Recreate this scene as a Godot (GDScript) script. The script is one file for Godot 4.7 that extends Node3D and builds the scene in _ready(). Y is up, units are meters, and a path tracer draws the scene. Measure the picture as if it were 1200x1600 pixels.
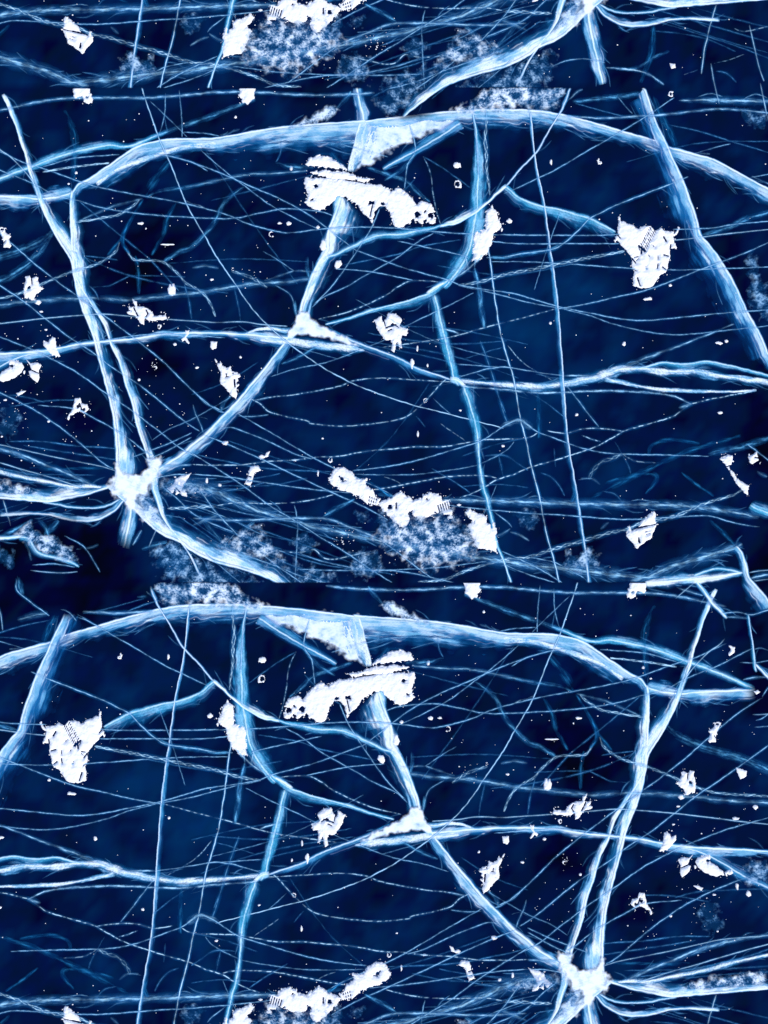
extends Node3D

# Plan of the lake surface: one plan unit is 12.5 mm; (600, 800) lies under the camera.
const UNIT := 0.0125
const WHITE := Color(0.77, 0.88, 0.95)

var streak := FastNoiseLite.new()
var grain := FastNoiseLite.new()
var broad := FastNoiseLite.new()
var lace := FastNoiseLite.new()
var ice_white: StandardMaterial3D
var snow_material: StandardMaterial3D
var ice_sheet: MeshInstance3D
var laid := 0
var taken := {}
var labels := {}

# broad cracks: whiteness, opacity, rim line, streakiness, feathering, granularity, tail, inner colour, outer colour
var looks := {
	"white": [1.05, 1.0, 0.9, 0.22, 0.7, 0.25, 0.55, Color(0.34, 0.66, 0.88), Color(0.016, 0.26, 0.60)],
	"band": [0.58, 0.86, 1.1, 0.32, 0.85, 0.18, 0.75, Color(0.20, 0.56, 0.84), Color(0.006, 0.20, 0.54)],
	"blue": [0.12, 0.74, 0.85, 0.50, 0.7, 0.25, 0.55, Color(0.05, 0.37, 0.70), Color(0.004, 0.14, 0.43)],
	"cyan": [0.22, 0.84, 0.6, 0.50, 0.6, 0.35, 0.6, Color(0.07, 0.50, 0.80), Color(0.005, 0.20, 0.50)],
	"veil": [0.03, 0.65, 0.0, 0.55, 0.8, 0.15, 0.5, Color(0.012, 0.22, 0.55), Color(0.002, 0.10, 0.36)],
	"gran": [0.95, 0.95, 0.2, 0.30, 0.9, 0.55, 0.55, Color(0.26, 0.58, 0.84), Color(0.012, 0.23, 0.54)],
}
# fine cracks: core line, its whiteness, halo, soft body, beading, strands
var threads := {
	"line": [0.92, 0.88, 0.34, 0.0, 0.2, 1],
	"thin": [0.74, 0.58, 0.22, 0.0, 0.40, 1],
	"pale": [0.42, 0.30, 0.18, 0.0, 0.50, 1],
	"bead": [1.0, 0.95, 0.22, 0.0, 0.95, 1],
	"rope": [0.95, 0.80, 0.36, 0.15, 0.75, 2],
	"soft": [0.45, 0.75, 0.36, 0.66, 0.45, 1],
	"cyan": [0.22, 0.30, 0.30, 0.85, 0.50, 1],
	"veil": [0.0, 0.0, 0.20, 0.55, 0.20, 1],
	"gran": [0.45, 0.90, 0.30, 0.85, 0.60, 1],
	"white": [0.8, 0.95, 0.30, 0.80, 0.30, 1],
	"fringe": [0.52, 0.45, 0.30, 0.0, 0.30, 1],
}


# ---------------------------------------------------------------- where each sheet of ice ends
func ramp(a: float, b: float, v: float) -> float:
	var t := clampf((v - a) / (b - a), 0.0, 1.0)
	return t * t * (3.0 - 2.0 * t)


func tongue(x: float, y: float) -> float:   # the top sheet reaches down here
	var d := Vector2((x - 640.0) / 66.0, (y - 138.0) / 52.0).length()
	return 1.0 - ramp(0.78, 1.05, d)


func share(tile: int, x: float, y: float) -> float:   # how much of a crack of one sheet is left at a place
	if tile == 3:
		return 1.0
	if tile == 2:
		var w := maxf(1.0 - ramp(136.6, 138.2, y), tongue(x, y) * (1.0 if y < 200.0 else 0.0))
		if x > 1085.0:
			w = maxf(w, 1.0 - ramp(150.0, 168.0, y))
		return w
	if tile == 0:
		var w := ramp(137.6, 139.2, y) * (1.0 - ramp(908.8, 910.4, y))
		if y < 200.0:
			w *= 1.0 - tongue(x, y)
			if x > 1085.0:
				w *= ramp(145.0, 168.0, y)
		if x < 270.0 and y > 780.0:
			var low := 812.0 if x < 120.0 else lerpf(818.0, 846.0, (x - 120.0) / 80.0) if x < 200.0 else lerpf(846.0, 874.0, (x - 200.0) / 45.0) if x < 245.0 else 910.0 + (x - 245.0)
			w *= 1.0 - ramp(low - 20.0, low + 16.0, y)
		if y > 600.0 and x > 1150.0:
			w *= 1.0 - ramp(1166.0, 1190.0, x) * ramp(600.0, 625.0, y)
		return w
	var v := ramp(909.6, 911.2, y)
	if x < 255.0 and y < 985.0:
		var high := 964.0 if x < 130.0 else lerpf(958.0, 934.0, (x - 130.0) / 90.0) if x < 220.0 else lerpf(934.0, 905.0, (x - 220.0) / 35.0)
		v *= ramp(high - 6.0, high + 8.0, y)
	if x > 1100.0 and y < 1120.0:
		var right := 1122.0 if y < 1010.0 else 1166.0
		v *= 1.0 - ramp(right - 6.0, right + 16.0, x) * (1.0 - ramp(1085.0, 1115.0, y))
	return v


func place(tile: int, p: Vector2) -> Vector2:   # the sheets above and below are cracked as mirror images
	if tile == 1:
		return Vector2(1124.0 - p.x, p.y + 773.0)
	if tile == 2:
		return Vector2(1124.0 - p.x, p.y - 773.0)
	return p


func worded(tile: int, text: String) -> String:
	var a := "left"
	var b := "right"
	if tile == 1 or tile == 2:
		a = "right"
		b = "left"
	var half = ["upper half", "lower half", "top edge", ""][tile]
	return text.replace("<", a).replace(">", b).replace("{h}", half).strip_edges()


func numbered(called: String) -> String:
	var n: int = taken.get(called, -1) + 1
	taken[called] = n
	return called if n == 0 else "%s_%03d" % [called, n]


func tag(o: Node, label: String, category: String, group := "") -> void:
	if labels.has(label):
		print("SAME LABEL: ", label)
	labels[label] = true
	o.set_meta("label", label)
	o.set_meta("category", category)
	if group != "":
		o.set_meta("group", group)


# ---------------------------------------------------------------- meshes laid on the ice
class Sheet:
	var at := PackedVector2Array()
	var high := PackedFloat32Array()
	var tint := PackedColorArray()
	var quads := PackedInt32Array()


func commit(sheet: Sheet, tile: int, called: String, material: Material, parent: Node, lift: float, solid: bool) -> MeshInstance3D:
	var n := sheet.at.size()
	var v := PackedVector3Array()
	var c := PackedColorArray()
	var normal := PackedVector3Array()
	v.resize(n)
	c.resize(n)
	normal.resize(n)
	for i in n:
		var p := place(tile, sheet.at[i])
		var k := sheet.tint[i]
		var w := share(tile, p.x, p.y)
		var h := sheet.high[i]
		if solid:
			h = minf(h, (w - 0.5) * 0.12)
			k.a = 1.0 if h > -0.012 else 0.0
		else:
			k.a *= w
			h += lift
		v[i] = Vector3((p.x - 600.0) * UNIT, h, (p.y - 800.0) * UNIT)
		c[i] = k
	var used := PackedInt32Array()
	var flip := tile == 1 or tile == 2
	var least := 0.5 if solid else 0.05
	for q in range(0, sheet.quads.size(), 4):
		var a := sheet.quads[q]
		var b := sheet.quads[q + 1]
		var d := sheet.quads[q + 2]
		var e := sheet.quads[q + 3]
		if maxf(maxf(c[a].a, c[b].a), maxf(c[d].a, c[e].a)) < least:
			continue
		if flip:
			used.append_array([a, d, b, b, d, e])
		else:
			used.append_array([a, b, d, b, e, d])
		var across := (v[e] - v[a]).cross(v[d] - v[b])
		if across.y < 0.0:
			across = -across
		normal[a] += across
		normal[b] += across
		normal[d] += across
		normal[e] += across
	if used.size() < 30:
		return null
	# keep only the points in use
	var map := PackedInt32Array()
	map.resize(n)
	map.fill(-1)
	var v2 := PackedVector3Array()
	var c2 := PackedColorArray()
	var n2 := PackedVector3Array()
	for i in used.size():
		var o := used[i]
		if map[o] < 0:
			map[o] = v2.size()
			v2.append(v[o])
			c2.append(c[o])
			n2.append(normal[o].normalized())
		used[i] = map[o]
	# front faces run clockwise seen from above
	for i in range(0, used.size(), 3):
		if (v2[used[i + 1]] - v2[used[i]]).cross(v2[used[i + 2]] - v2[used[i]]).y > 0.0:
			var s := used[i + 1]
			used[i + 1] = used[i + 2]
			used[i + 2] = s
	var arrays := []
	arrays.resize(Mesh.ARRAY_MAX)
	arrays[Mesh.ARRAY_VERTEX] = v2
	arrays[Mesh.ARRAY_NORMAL] = n2
	arrays[Mesh.ARRAY_COLOR] = c2
	arrays[Mesh.ARRAY_INDEX] = used
	var m := ArrayMesh.new()
	m.add_surface_from_arrays(Mesh.PRIMITIVE_TRIANGLES, arrays)
	m.surface_set_material(0, material)
	var o := MeshInstance3D.new()
	o.mesh = m
	o.name = called
	o.cast_shadow = GeometryInstance3D.SHADOW_CASTING_SETTING_ON
	parent.add_child(o, true)
	return o


func spline(points: Array, k: int, step: float) -> Array:   # [x, y, a, b ...] in, arrays of the same in even steps out
	var n := points.size() / k
	var out := []
	for i in n - 1:
		var a := maxi(i - 1, 0) * k
		var b := i * k
		var c := (i + 1) * k
		var d := mini(i + 2, n - 1) * k
		var long := Vector2(points[c] - points[b], points[c + 1] - points[b + 1]).length()
		var parts := maxi(1, int(ceil(long / step)))
		for j in parts + (1 if i == n - 2 else 0):
			var t := float(j) / parts
			var row := PackedFloat32Array()
			for m in k:
				if m < 2:
					row.append(0.5 * (2.0 * points[b + m] + (points[c + m] - points[a + m]) * t + (2.0 * points[a + m] - 5.0 * points[b + m] + 4.0 * points[c + m] - points[d + m]) * t * t + (3.0 * points[b + m] - points[a + m] - 3.0 * points[c + m] + points[d + m]) * t * t * t))
				else:
					row.append(lerpf(points[b + m], points[c + m], t))
			out.append(row)
	return out


func ribbon(rows: Array, look: String, strength: float, waver: float, sheet: Sheet, cell: float) -> void:
	var s: Array = looks[look]
	var white: float = s[0]
	var opacity: float = s[1] * strength
	var rim: float = s[2]
	var lines: float = s[3]
	var feather: float = s[4]
	var grains: float = s[5]
	var tail: float = s[6]
	var inner: Color = s[7]
	var outer: Color = s[8]
	var deep := Color(0.001, 0.060, 0.25)
	var most_l := 0.5
	var most_r := 0.5
	for r in rows:
		most_l = maxf(most_l, r[2])
		most_r = maxf(most_r, r[3])
	var left := clampi(int(ceil(most_l * 1.7 / cell)), 3, 70)
	var right := clampi(int(ceil(most_r * 1.7 / cell)), 3, 70)
	var base := sheet.at.size()
	var wide := left + right + 1
	var along := 0.0
	var n := rows.size()
	var key := fmod(rows[0][0] * 7.13 + rows[0][1] * 3.71, 1000.0)
	for i in n:
		var r: PackedFloat32Array = rows[i]
		var back: PackedFloat32Array = rows[maxi(i - 1, 0)]
		var ahead: PackedFloat32Array = rows[mini(i + 1, n - 1)]
		var dir := Vector2(ahead[0] - back[0], ahead[1] - back[1]).normalized()
		var side := Vector2(dir.y, -dir.x)
		if i > 0:
			along += Vector2(r[0] - back[0], r[1] - back[1]).length()
		var p := Vector2(r[0], r[1]) + side * broad.get_noise_2d(along * 2.2, key) * waver
		var wl := r[2] * 0.93 * (1.0 + 0.32 * broad.get_noise_2d(along * 1.4, key + 300.0))
		var wr := r[3] * 0.93 * (1.0 + 0.32 * broad.get_noise_2d(along * 1.4, key + 600.0))
		var fade := minf(1.0, (along + 2.0) / 6.0) * minf(1.0, (n - i) / 4.0)
		for j in wide:
			var t := 1.7 * float(j - right) / (left if j > right else right)
			var d := t * (wl if t > 0.0 else wr)
			var q := p + side * d
			var a := absf(t)
			var n1 := 0.5 + 0.85 * streak.get_noise_2d((along + d * 0.5) * 0.13, d * 1.2 + key)
			var n0 := 0.5 + 0.9 * streak.get_noise_2d((along + d * 0.8) * 0.06, d * 0.35 + key + 70.0)
			var n2 := 0.5 + 0.8 * grain.get_noise_2d(q.x, q.y)
			var strand := ramp(0.50, 0.96, 1.0 - 2.4 * absf(streak.get_noise_2d((along + d * 0.7) * 0.055, d * 0.42 + key + 140.0)))
			var patch := clampf(0.5 + 1.1 * broad.get_noise_2d(along * 1.2 + d * 0.6, d * 2.2 + key + 20.0) + 0.5 * (n0 - 0.5), 0.0, 1.0)
			var reach := a + ((n1 - 0.5) * 0.7 + (n0 - 0.5) * 1.0) * feather * minf(1.0, a * 1.6)
			var body := 1.0 - ramp(0.45, 1.15, reach)
			var beyond := (1.0 - ramp(0.4, 1.68, a + (n0 - 0.5) * 0.5)) * tail * 1.15
			var line := exp(-d * d / 0.6) * rim * (0.5 + 0.6 * n2 + 0.2 * n0)
			var far := (wl if t > 0.0 else wr)
			if far > 8.0:
				var e := absf(d) - far * (0.88 + 0.08 * (n0 - 0.5))
				line = maxf(line, exp(-e * e / 0.7) * rim * 0.35 * ramp(0.35, 0.75, patch * 0.6 + n0 * 0.5))
			var gap := 1.0 - 0.6 * exp(-(absf(d) - 2.4) * (absf(d) - 2.4) / 0.7) * rim * ramp(0.3, 0.7, n0)
			var solid := lerpf(1.0, clampf(0.30 + strand * 0.45 + n1 * 0.30 + patch * 0.45, 0.15, 1.1), lines)
			var alpha := body * solid * lerpf(1.0, clampf(n2 * 1.8, 0.3, 1.2), grains) * gap
			alpha = maxf(alpha, beyond * (0.3 + 0.7 * n0))
			alpha = clampf(alpha * opacity + line * strength, 0.0, 1.0) * fade
			if j == 0 or j == wide - 1:
				alpha = 0.0
			var k := clampf(line + white * ramp(0.30, 0.95, n1 * 0.22 + patch * 0.55 + strand * 0.32 + n2 * 0.18 * (0.5 + grains) + (0.55 - reach) * 0.42), 0.0, 1.0)
			k *= ramp(0.05, 0.65, alpha)
			var tone := inner.lerp(outer, ramp(0.20, 1.0, reach)).lerp(deep, ramp(0.95, 1.55, reach)).lerp(WHITE, k)
			tone.a = alpha
			sheet.at.append(q)
			sheet.tint.append(tone)
			sheet.high.append(minf(alpha, body) * 0.004 + ((n2 - 0.5) * 0.0008 + (n1 - 0.5) * 0.0008) * alpha)
		if i > 0:
			for j in wide - 1:
				var b := base + i * wide + j
				sheet.quads.append_array([b - wide, b - wide + 1, b, b + 1])


func thread(rows: Array, look: String, strength: float, waver: float, sheet: Sheet) -> void:
	var s: Array = threads[look]
	var core: float = s[0]
	var white: float = s[1]
	var halo: float = s[2]
	var soft: float = s[3]
	var beads: float = s[4]
	var strands: int = s[5]
	var most := 0.5
	for r in rows:
		most = maxf(most, r[2])
	var reach := maxf(most * (1.9 if soft > 0.3 else 1.5), 2.6)
	var half := clampi(int(ceil(reach / (0.62 if soft < 0.3 else 0.9))), 3, 24)
	var wide := half * 2 + 1
	var base := sheet.at.size()
	var along := 0.0
	var n := rows.size()
	var key := fmod(rows[0][0] * 5.31 + rows[0][1] * 2.77, 1000.0)
	for i in n:
		var r: PackedFloat32Array = rows[i]
		var back: PackedFloat32Array = rows[maxi(i - 1, 0)]
		var ahead: PackedFloat32Array = rows[mini(i + 1, n - 1)]
		var dir := Vector2(ahead[0] - back[0], ahead[1] - back[1]).normalized()
		var side := Vector2(dir.y, -dir.x)
		if i > 0:
			along += Vector2(r[0] - back[0], r[1] - back[1]).length()
		var p := Vector2(r[0], r[1]) + side * (broad.get_noise_2d(along * 2.5, key) * waver + (grain.get_noise_2d(along * 0.3, key) * 0.5 * waver if beads > 0.3 else 0.0))
		var w := maxf(r[2], 0.4)
		var fade := minf(1.0, (along + 1.5) / 9.0) * minf(1.0, (n - i + 0.0) / 4.0)
		var lively := clampf(0.92 + 1.1 * broad.get_noise_2d(along * 1.5, key + 900.0), 0.18, 1.4)
		var bead := lerpf(1.0, ramp(0.30, 0.62, 0.5 + 0.9 * streak.get_noise_2d(along * 0.75, key + 40.0)), beads * 0.8)
		var twist := sin(along * 0.20 + 2.0 * broad.get_noise_2d(along, key + 50.0)) * w * 0.5
		for j in wide:
			var t := float(j - half) / half
			var d := t * reach * (w / most)
			var q := p + side * d
			var n1 := 0.5 + 0.85 * streak.get_noise_2d((along + d) * 0.25, d * 1.6 + key)
			var n2 := 0.5 + 0.8 * grain.get_noise_2d(q.x, q.y)
			var size := 0.40 + 0.13 * w
			var line := exp(-d * d / (size * size)) * bead
			if strands == 2:
				var d1 := d - twist
				var d2 := d + twist
				line = clampf(exp(-d1 * d1 / 0.5) * bead + exp(-d2 * d2 / 0.5) * (0.4 + 0.6 * n2), 0.0, 1.0)
			line *= core
			var body := soft * exp(-1.6 * d * d / (w * w)) * clampf(n1 * 1.5 + (n2 - 0.5) * beads, 0.0, 1.3)
			var glow := halo * exp(-d * d / (w * w * 1.1 + 1.2))
			var alpha := clampf(maxf(maxf(line, body), glow) * strength * lively, 0.0, 1.0) * fade
			if j == 0 or j == wide - 1:
				alpha = 0.0
			var k := clampf((line * 1.1 + body * 0.55 * n1) * white * (0.6 + 0.6 * minf(strength, 1.2)), 0.0, 1.0)
			var tone := Color(0.002, 0.13, 0.40).lerp(Color(0.05, 0.45, 0.79), clampf(line * 1.2 + body * 0.9 * n1, 0.0, 1.0)).lerp(Color(0.56, 0.83, 0.97), k)
			tone.a = alpha
			sheet.at.append(q)
			sheet.tint.append(tone)
			sheet.high.append(alpha * 0.0015)
		if i > 0:
			for j in wide - 1:
				var b := base + i * wide + j
				sheet.quads.append_array([b - wide, b - wide + 1, b, b + 1])


func feathers(rows: Array, sheet: Sheet, amount: float, rng: RandomNumberGenerator, tone: String, side_mix: float) -> void:   # short fine fractures leaving a crack at a slant
	var i := 2
	while i < rows.size() - 3:
		var r: PackedFloat32Array = rows[i]
		var q: PackedFloat32Array = rows[i + 2]
		var dir := Vector2(q[0] - r[0], q[1] - r[1]).normalized()
		var side := Vector2(dir.y, -dir.x) * (1.0 if rng.randf() < side_mix else -1.0)
		var wide := r[2] if side.dot(Vector2(dir.y, -dir.x)) > 0.0 else r[3]
		var go := (dir * rng.randf_range(0.7, 1.3) * (1.0 if rng.randf() < 0.75 else -1.0) + side * rng.randf_range(0.12, 0.5)).normalized()
		var long := rng.randf_range(7.0, 30.0) + wide * rng.randf_range(0.3, 1.2)
		var start := Vector2(r[0], r[1]) + side * wide * rng.randf_range(0.35, 1.0)
		var bend := Vector2(-go.y, go.x) * rng.randf_range(-0.12, 0.12) * long
		var end := start + go * long
		var mid := start + go * long * 0.5 + bend
		var w := rng.randf_range(0.9, 2.6)
		thread(spline([start.x, start.y, w, w, mid.x, mid.y, w * 0.8, w * 0.8, end.x, end.y, 0.4, 0.4], 4, 3.0), tone, rng.randf_range(0.3, 1.0), 0.4, sheet)
		i += maxi(1, int(rng.randf_range(3.0, 11.0) / amount))


# a broad crack, a thing of its own: label, [x, y, width on the left of travel, on the right ...], look
func crack(label: String, points: Array, look: String, fringe := 0.0, tiles := 7, side_mix := 0.5, strength := 1.0) -> void:
	var rng := RandomNumberGenerator.new()
	rng.seed = int(points[0] * 31 + points[1] * 17 + points.size())
	var rows := spline(points, 4, 2.0)
	var body := Sheet.new()
	if look in ["soft", "rope", "bead", "line"]:
		thread(rows, look, strength, 0.8, body)
	else:
		ribbon(rows, look, strength, 0.8, body, 1.15)
	var fine := Sheet.new()
	if fringe > 0.0:
		feathers(rows, fine, fringe, rng, "fringe", side_mix)
	for tile in ([3] if tiles == 8 else [0, 1, 2]):
		if tiles != 8 and not tiles & (1 << tile):
			continue
		var root := Node3D.new()
		var first := place(tile, body.at[body.at.size() / 2])
		var o := commit(body, tile, "fracture_face", ice_white, root, 0.004 + laid * 0.00003, false)
		if o == null:
			root.free()
			continue
		laid += 1
		if fringe > 0.0:
			var f := commit(fine, tile, "side_feathers", ice_white, root, 0.004 + laid * 0.00003, false)
			laid += 1
			if f:
				f.set_meta("kind", "stuff")
		root.name = numbered("ice_crack")
		add_child(root, true)
		var at := Vector3((first.x - 600.0) * UNIT, 0.0, (first.y - 800.0) * UNIT)
		root.position = at
		for child in root.get_children():
			child.position = -at
		tag(root, worded(tile, label), "ice crack", "broad cracks in the lake ice")


# a fine crack, a piece of the ice sheet: [x, y ...], half width, look
func hair(points: Array, wide: float, look := "thin", strength := 1.0, tiles := 7) -> void:
	var full := []
	if points[0] <= 1 and points[0] > -80 and tiles != 8:   # fine cracks that leave the left side run on
		var slope: float = (points[3] - points[1]) / float(points[2] - points[0])
		points = [-92, points[1] + slope * (-92.0 - points[0]) * 0.8] + points
	var n := points.size() / 2
	for i in n:
		var w := wide * (0.6 if i == 0 or i == n - 1 else 1.0)
		full.append_array([points[i * 2], points[i * 2 + 1], w, w])
	var sheet := Sheet.new()
	thread(spline(full, 4, 1.8), look, strength, 0.55 if look != "line" else 0.25, sheet)
	var called = {"bead": "beaded_crack", "rope": "beaded_crack", "pale": "faint_crack", "veil": "faint_crack"}.get(look, "hairline_crack")
	for tile in ([3] if tiles == 8 else [0, 1, 2]):
		if tiles != 8 and not tiles & (1 << tile):
			continue
		if commit(sheet, tile, numbered(called), ice_white, ice_sheet, 0.004 + laid * 0.00003, false):
			laid += 1


func inside(polygon: PackedVector2Array, p: Vector2) -> float:   # distance to the outline, positive within
	var best := 1e9
	var n := polygon.size()
	var odd := false
	var j := n - 1
	for i in n:
		var a := polygon[j]
		var b := polygon[i]
		var ab := b - a
		var t := clampf((p - a).dot(ab) / ab.length_squared(), 0.0, 1.0)
		best = minf(best, p.distance_squared_to(a + ab * t))
		if (b.y > p.y) != (a.y > p.y) and p.x < (a.x - b.x) * (p.y - b.y) / (a.y - b.y) + b.x:
			odd = not odd
		j = i
	return sqrt(best) if odd else -sqrt(best)


func outline(points: Array) -> PackedVector2Array:
	var p := PackedVector2Array()
	for i in range(0, points.size(), 2):
		p.append(Vector2(points[i], points[i + 1]))
	return p


# milky frost in the ice: outline, how dense, how white, size of the lace
func frost(label: String, points: Array, dense: float, white: float, soft := 12.0, size := 1.0, tiles := 7) -> void:
	var even := clampf((dense - 0.78) * 5.0, 0.0, 0.95)   # nearly solid white ice
	var polygon := outline(points)
	var box := Rect2(polygon[0], Vector2.ZERO)
	for p in polygon:
		box = box.expand(p)
	box = box.grow(soft * 0.6)
	var step := 1.3
	var nx := int(box.size.x / step) + 2
	var ny := int(box.size.y / step) + 2
	var sheet := Sheet.new()
	for j in ny:
		for i in nx:
			var p := box.position + Vector2(i, j) * step
			var f := inside(polygon, p) + broad.get_noise_2d(p.x * 3.0, p.y * 3.0) * soft * 0.9
			var body := ramp(-soft * 0.45, soft * 0.8, f)
			var n1 := 1.0 - 2.2 * absf(lace.get_noise_2d(p.x * 1.4 / size, p.y * 1.4 / size))
			var n2 := 0.5 + 0.8 * grain.get_noise_2d(p.x * 0.8, p.y * 0.8)
			var n3 := 0.5 + 0.8 * broad.get_noise_2d(p.x * 2.6 + 50.0, p.y * 2.6)
			var n4 := 1.0 - 2.4 * absf(streak.get_noise_2d(p.x * 0.35 + p.y * 0.12, p.y * 1.0 - p.x * 0.3))
			var mix := n1 * 0.18 + n4 * 0.18 + n2 * 0.22 + n3 * 0.70 - 0.03
			var k := ramp(0.90 - dense, 1.78 - dense, mix + 0.10)
			k = lerpf(k, clampf(0.84 + 0.40 * (n3 - 0.5) + 0.14 * (n4 - 0.5) + 0.06 * (n2 - 0.5), 0.0, 1.0), even)
			var tone := Color(0.006, 0.15, 0.42).lerp(Color(0.20, 0.50, 0.78), k).lerp(Color(0.80, 0.87, 0.94), clampf(white * (k * 1.6 - 0.42), 0.0, 1.0))
			tone.a = clampf(body * (0.16 + 1.0 * k + even * 0.3), 0.0, 1.0) * minf(1.0, dense + 0.35)
			if i == 0 or j == 0 or i == nx - 1 or j == ny - 1:
				tone.a = 0.0
			sheet.at.append(p)
			sheet.tint.append(tone)
			sheet.high.append(tone.a * 0.003 + (n2 - 0.5) * 0.001 * tone.a)
	for j in ny - 1:
		for i in nx - 1:
			var a := j * nx + i
			sheet.quads.append_array([a, a + 1, a + nx, a + nx + 1])
	for tile in ([3] if tiles == 8 else [0, 1, 2]):
		if tiles != 8 and not tiles & (1 << tile):
			continue
		var o := commit(sheet, tile, numbered("frost_patch"), ice_white, self, 0.004 + laid * 0.00003, false)
		if o:
			laid += 1
			tag(o, worded(tile, label), "frost", "milky frost patches in the ice")


# wind-blown snow: outlines, then hollows [x, y, radius ...] and grooves [x0, y0, x1, y1, half width ...] that bare the ice
func snow(called: String, label: String, outlines: Array, hollows := [], grooves := [], rough := 2.2, tiles := 7) -> void:
	var shapes := []
	var box := Rect2()
	for o in outlines:
		var s := outline(o)
		if shapes.is_empty():
			box = Rect2(s[0], Vector2.ZERO)
		for p in s:
			box = box.expand(p)
		shapes.append(s)
	var small := box.size.length() < 26.0
	box = box.grow(4.5 if small else 7.0)
	var step := 0.7 if small else 0.8
	var nx := int(box.size.x / step) + 2
	var ny := int(box.size.y / step) + 2
	var sheet := Sheet.new()
	var top := 0.026 if small else 0.042
	var near := 1.6 if small else 2.6
	for j in ny:
		for i in nx:
			var p := box.position + Vector2(i, j) * step
			var f := -99.0
			for s in shapes:
				f = maxf(f, inside(s, p))
			var g := grain.get_noise_2d(p.x * 0.6, p.y * 0.6)
			var l := lace.get_noise_2d(p.x * 0.9 + 40.0, p.y * 0.9)
			f += (g * 0.35 + l * 1.15) * rough
			if f < 0.0 and f > -7.0 and not small:
				f = maxf(f, (grain.get_noise_2d(p.x * 0.42 + 9.0, p.y * 0.42) - 0.40 - (-f) * 0.035) * 6.0)
			for h in range(0, hollows.size(), 3):
				f = minf(f, p.distance_to(Vector2(hollows[h], hollows[h + 1])) - hollows[h + 2] + g * 2.2 + l * 2.6)
			for h in range(0, grooves.size(), 5):
				var a := Vector2(grooves[h], grooves[h + 1])
				var ab := Vector2(grooves[h + 2], grooves[h + 3]) - a
				var t := clampf((p - a).dot(ab) / ab.length_squared(), 0.0, 1.0)
				f = minf(f, p.distance_to(a + ab * t) - grooves[h + 4] + g * 0.5)
			var high := 0.0
			if f > 0.0:
				var relief := 0.009 * broad.get_noise_2d(p.x * 5.0, p.y * 5.0) + 0.004 * l + 0.001 * g
				high = top * (1.0 - exp(-f / near)) + relief * minf(f / 3.0, 1.0)
			else:
				high = f * 0.02
			sheet.at.append(p)
			sheet.tint.append(Color(0.83, 0.845, 0.87, 1.0))
			sheet.high.append(high)
	for j in ny - 1:
		for i in nx - 1:
			var a := j * nx + i
			sheet.quads.append_array([a, a + 1, a + nx, a + nx + 1])
	for tile in ([3] if tiles == 8 else [0, 1, 2]):
		if tiles != 8 and not tiles & (1 << tile):
			continue
		var o := commit(sheet, tile, numbered(called), snow_material, self, 0.0, true)
		if o:
			tag(o, worded(tile, label), "snow", "snow patches left on the bare ice")


func clump(label: String, x: float, y: float, rx: float, ry: float, kind := "", tiles := 7) -> void:   # a small lump of snow
	var ring := []
	var rng := RandomNumberGenerator.new()
	rng.seed = int(x * 13 + y * 7)
	for i in 9:
		var a := TAU * i / 9.0
		var r := rng.randf_range(0.75, 1.2)
		ring.append_array([x + cos(a) * rx * r, y + sin(a) * ry * r])
	snow("snow_clump", label, [ring], [x, y, minf(rx, ry) * 0.45] if kind == "ring" else [], [], minf(1.0, minf(rx, ry) * 0.3), tiles)


var landmarks := []

func clumps(list: Array) -> void:
	for i in range(0, list.size(), 5):
		var p := Vector2(list[i], list[i + 1])
		var rx: float = list[i + 2]
		var ry: float = list[i + 3]
		var ring: bool = list[i + 4] == 1
		for tile in 3:
			var q := place(tile, p)
			if q.x < -15.0 or q.x > 1215.0 or q.y < -10.0 or q.y > 1610.0 or share(tile, q.x, q.y) < 0.6:
				continue
			var sorted := []
			for l in landmarks:
				sorted.append([p.distance_to(Vector2(l[1], l[2])), l])
			sorted.sort_custom(func(a, b): return a[0] < b[0])
			var r := maxf(rx, ry)
			var size := "tiny" if r < 2.6 else "small" if r < 4.6 else "thumb-sized"
			var shape := "ring-shaped" if ring else "flat" if rx > ry * 1.7 else "upright" if ry > rx * 1.7 else "round"
			var half: String = ["upper half", "lower half", "top edge"][tile]
			var made := ""
			for k in 4:
				var m: Array = sorted[k][1]
				var d := q - place(tile, Vector2(m[1], m[2]))
				var way: String = ["right of", "below and right of", "below", "below and left of", "left of", "above and left of", "above", "above and right of"][posmod(int(round(d.angle() / (PI / 4.0))), 8)]
				made = "%s %s snow clump %s the %s, %s" % [size, shape, way, m[0], half]
				if not labels.has(made):
					break
			clump(made, p.x, p.y, rx, ry, "ring" if ring else "", 1 << tile)


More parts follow.
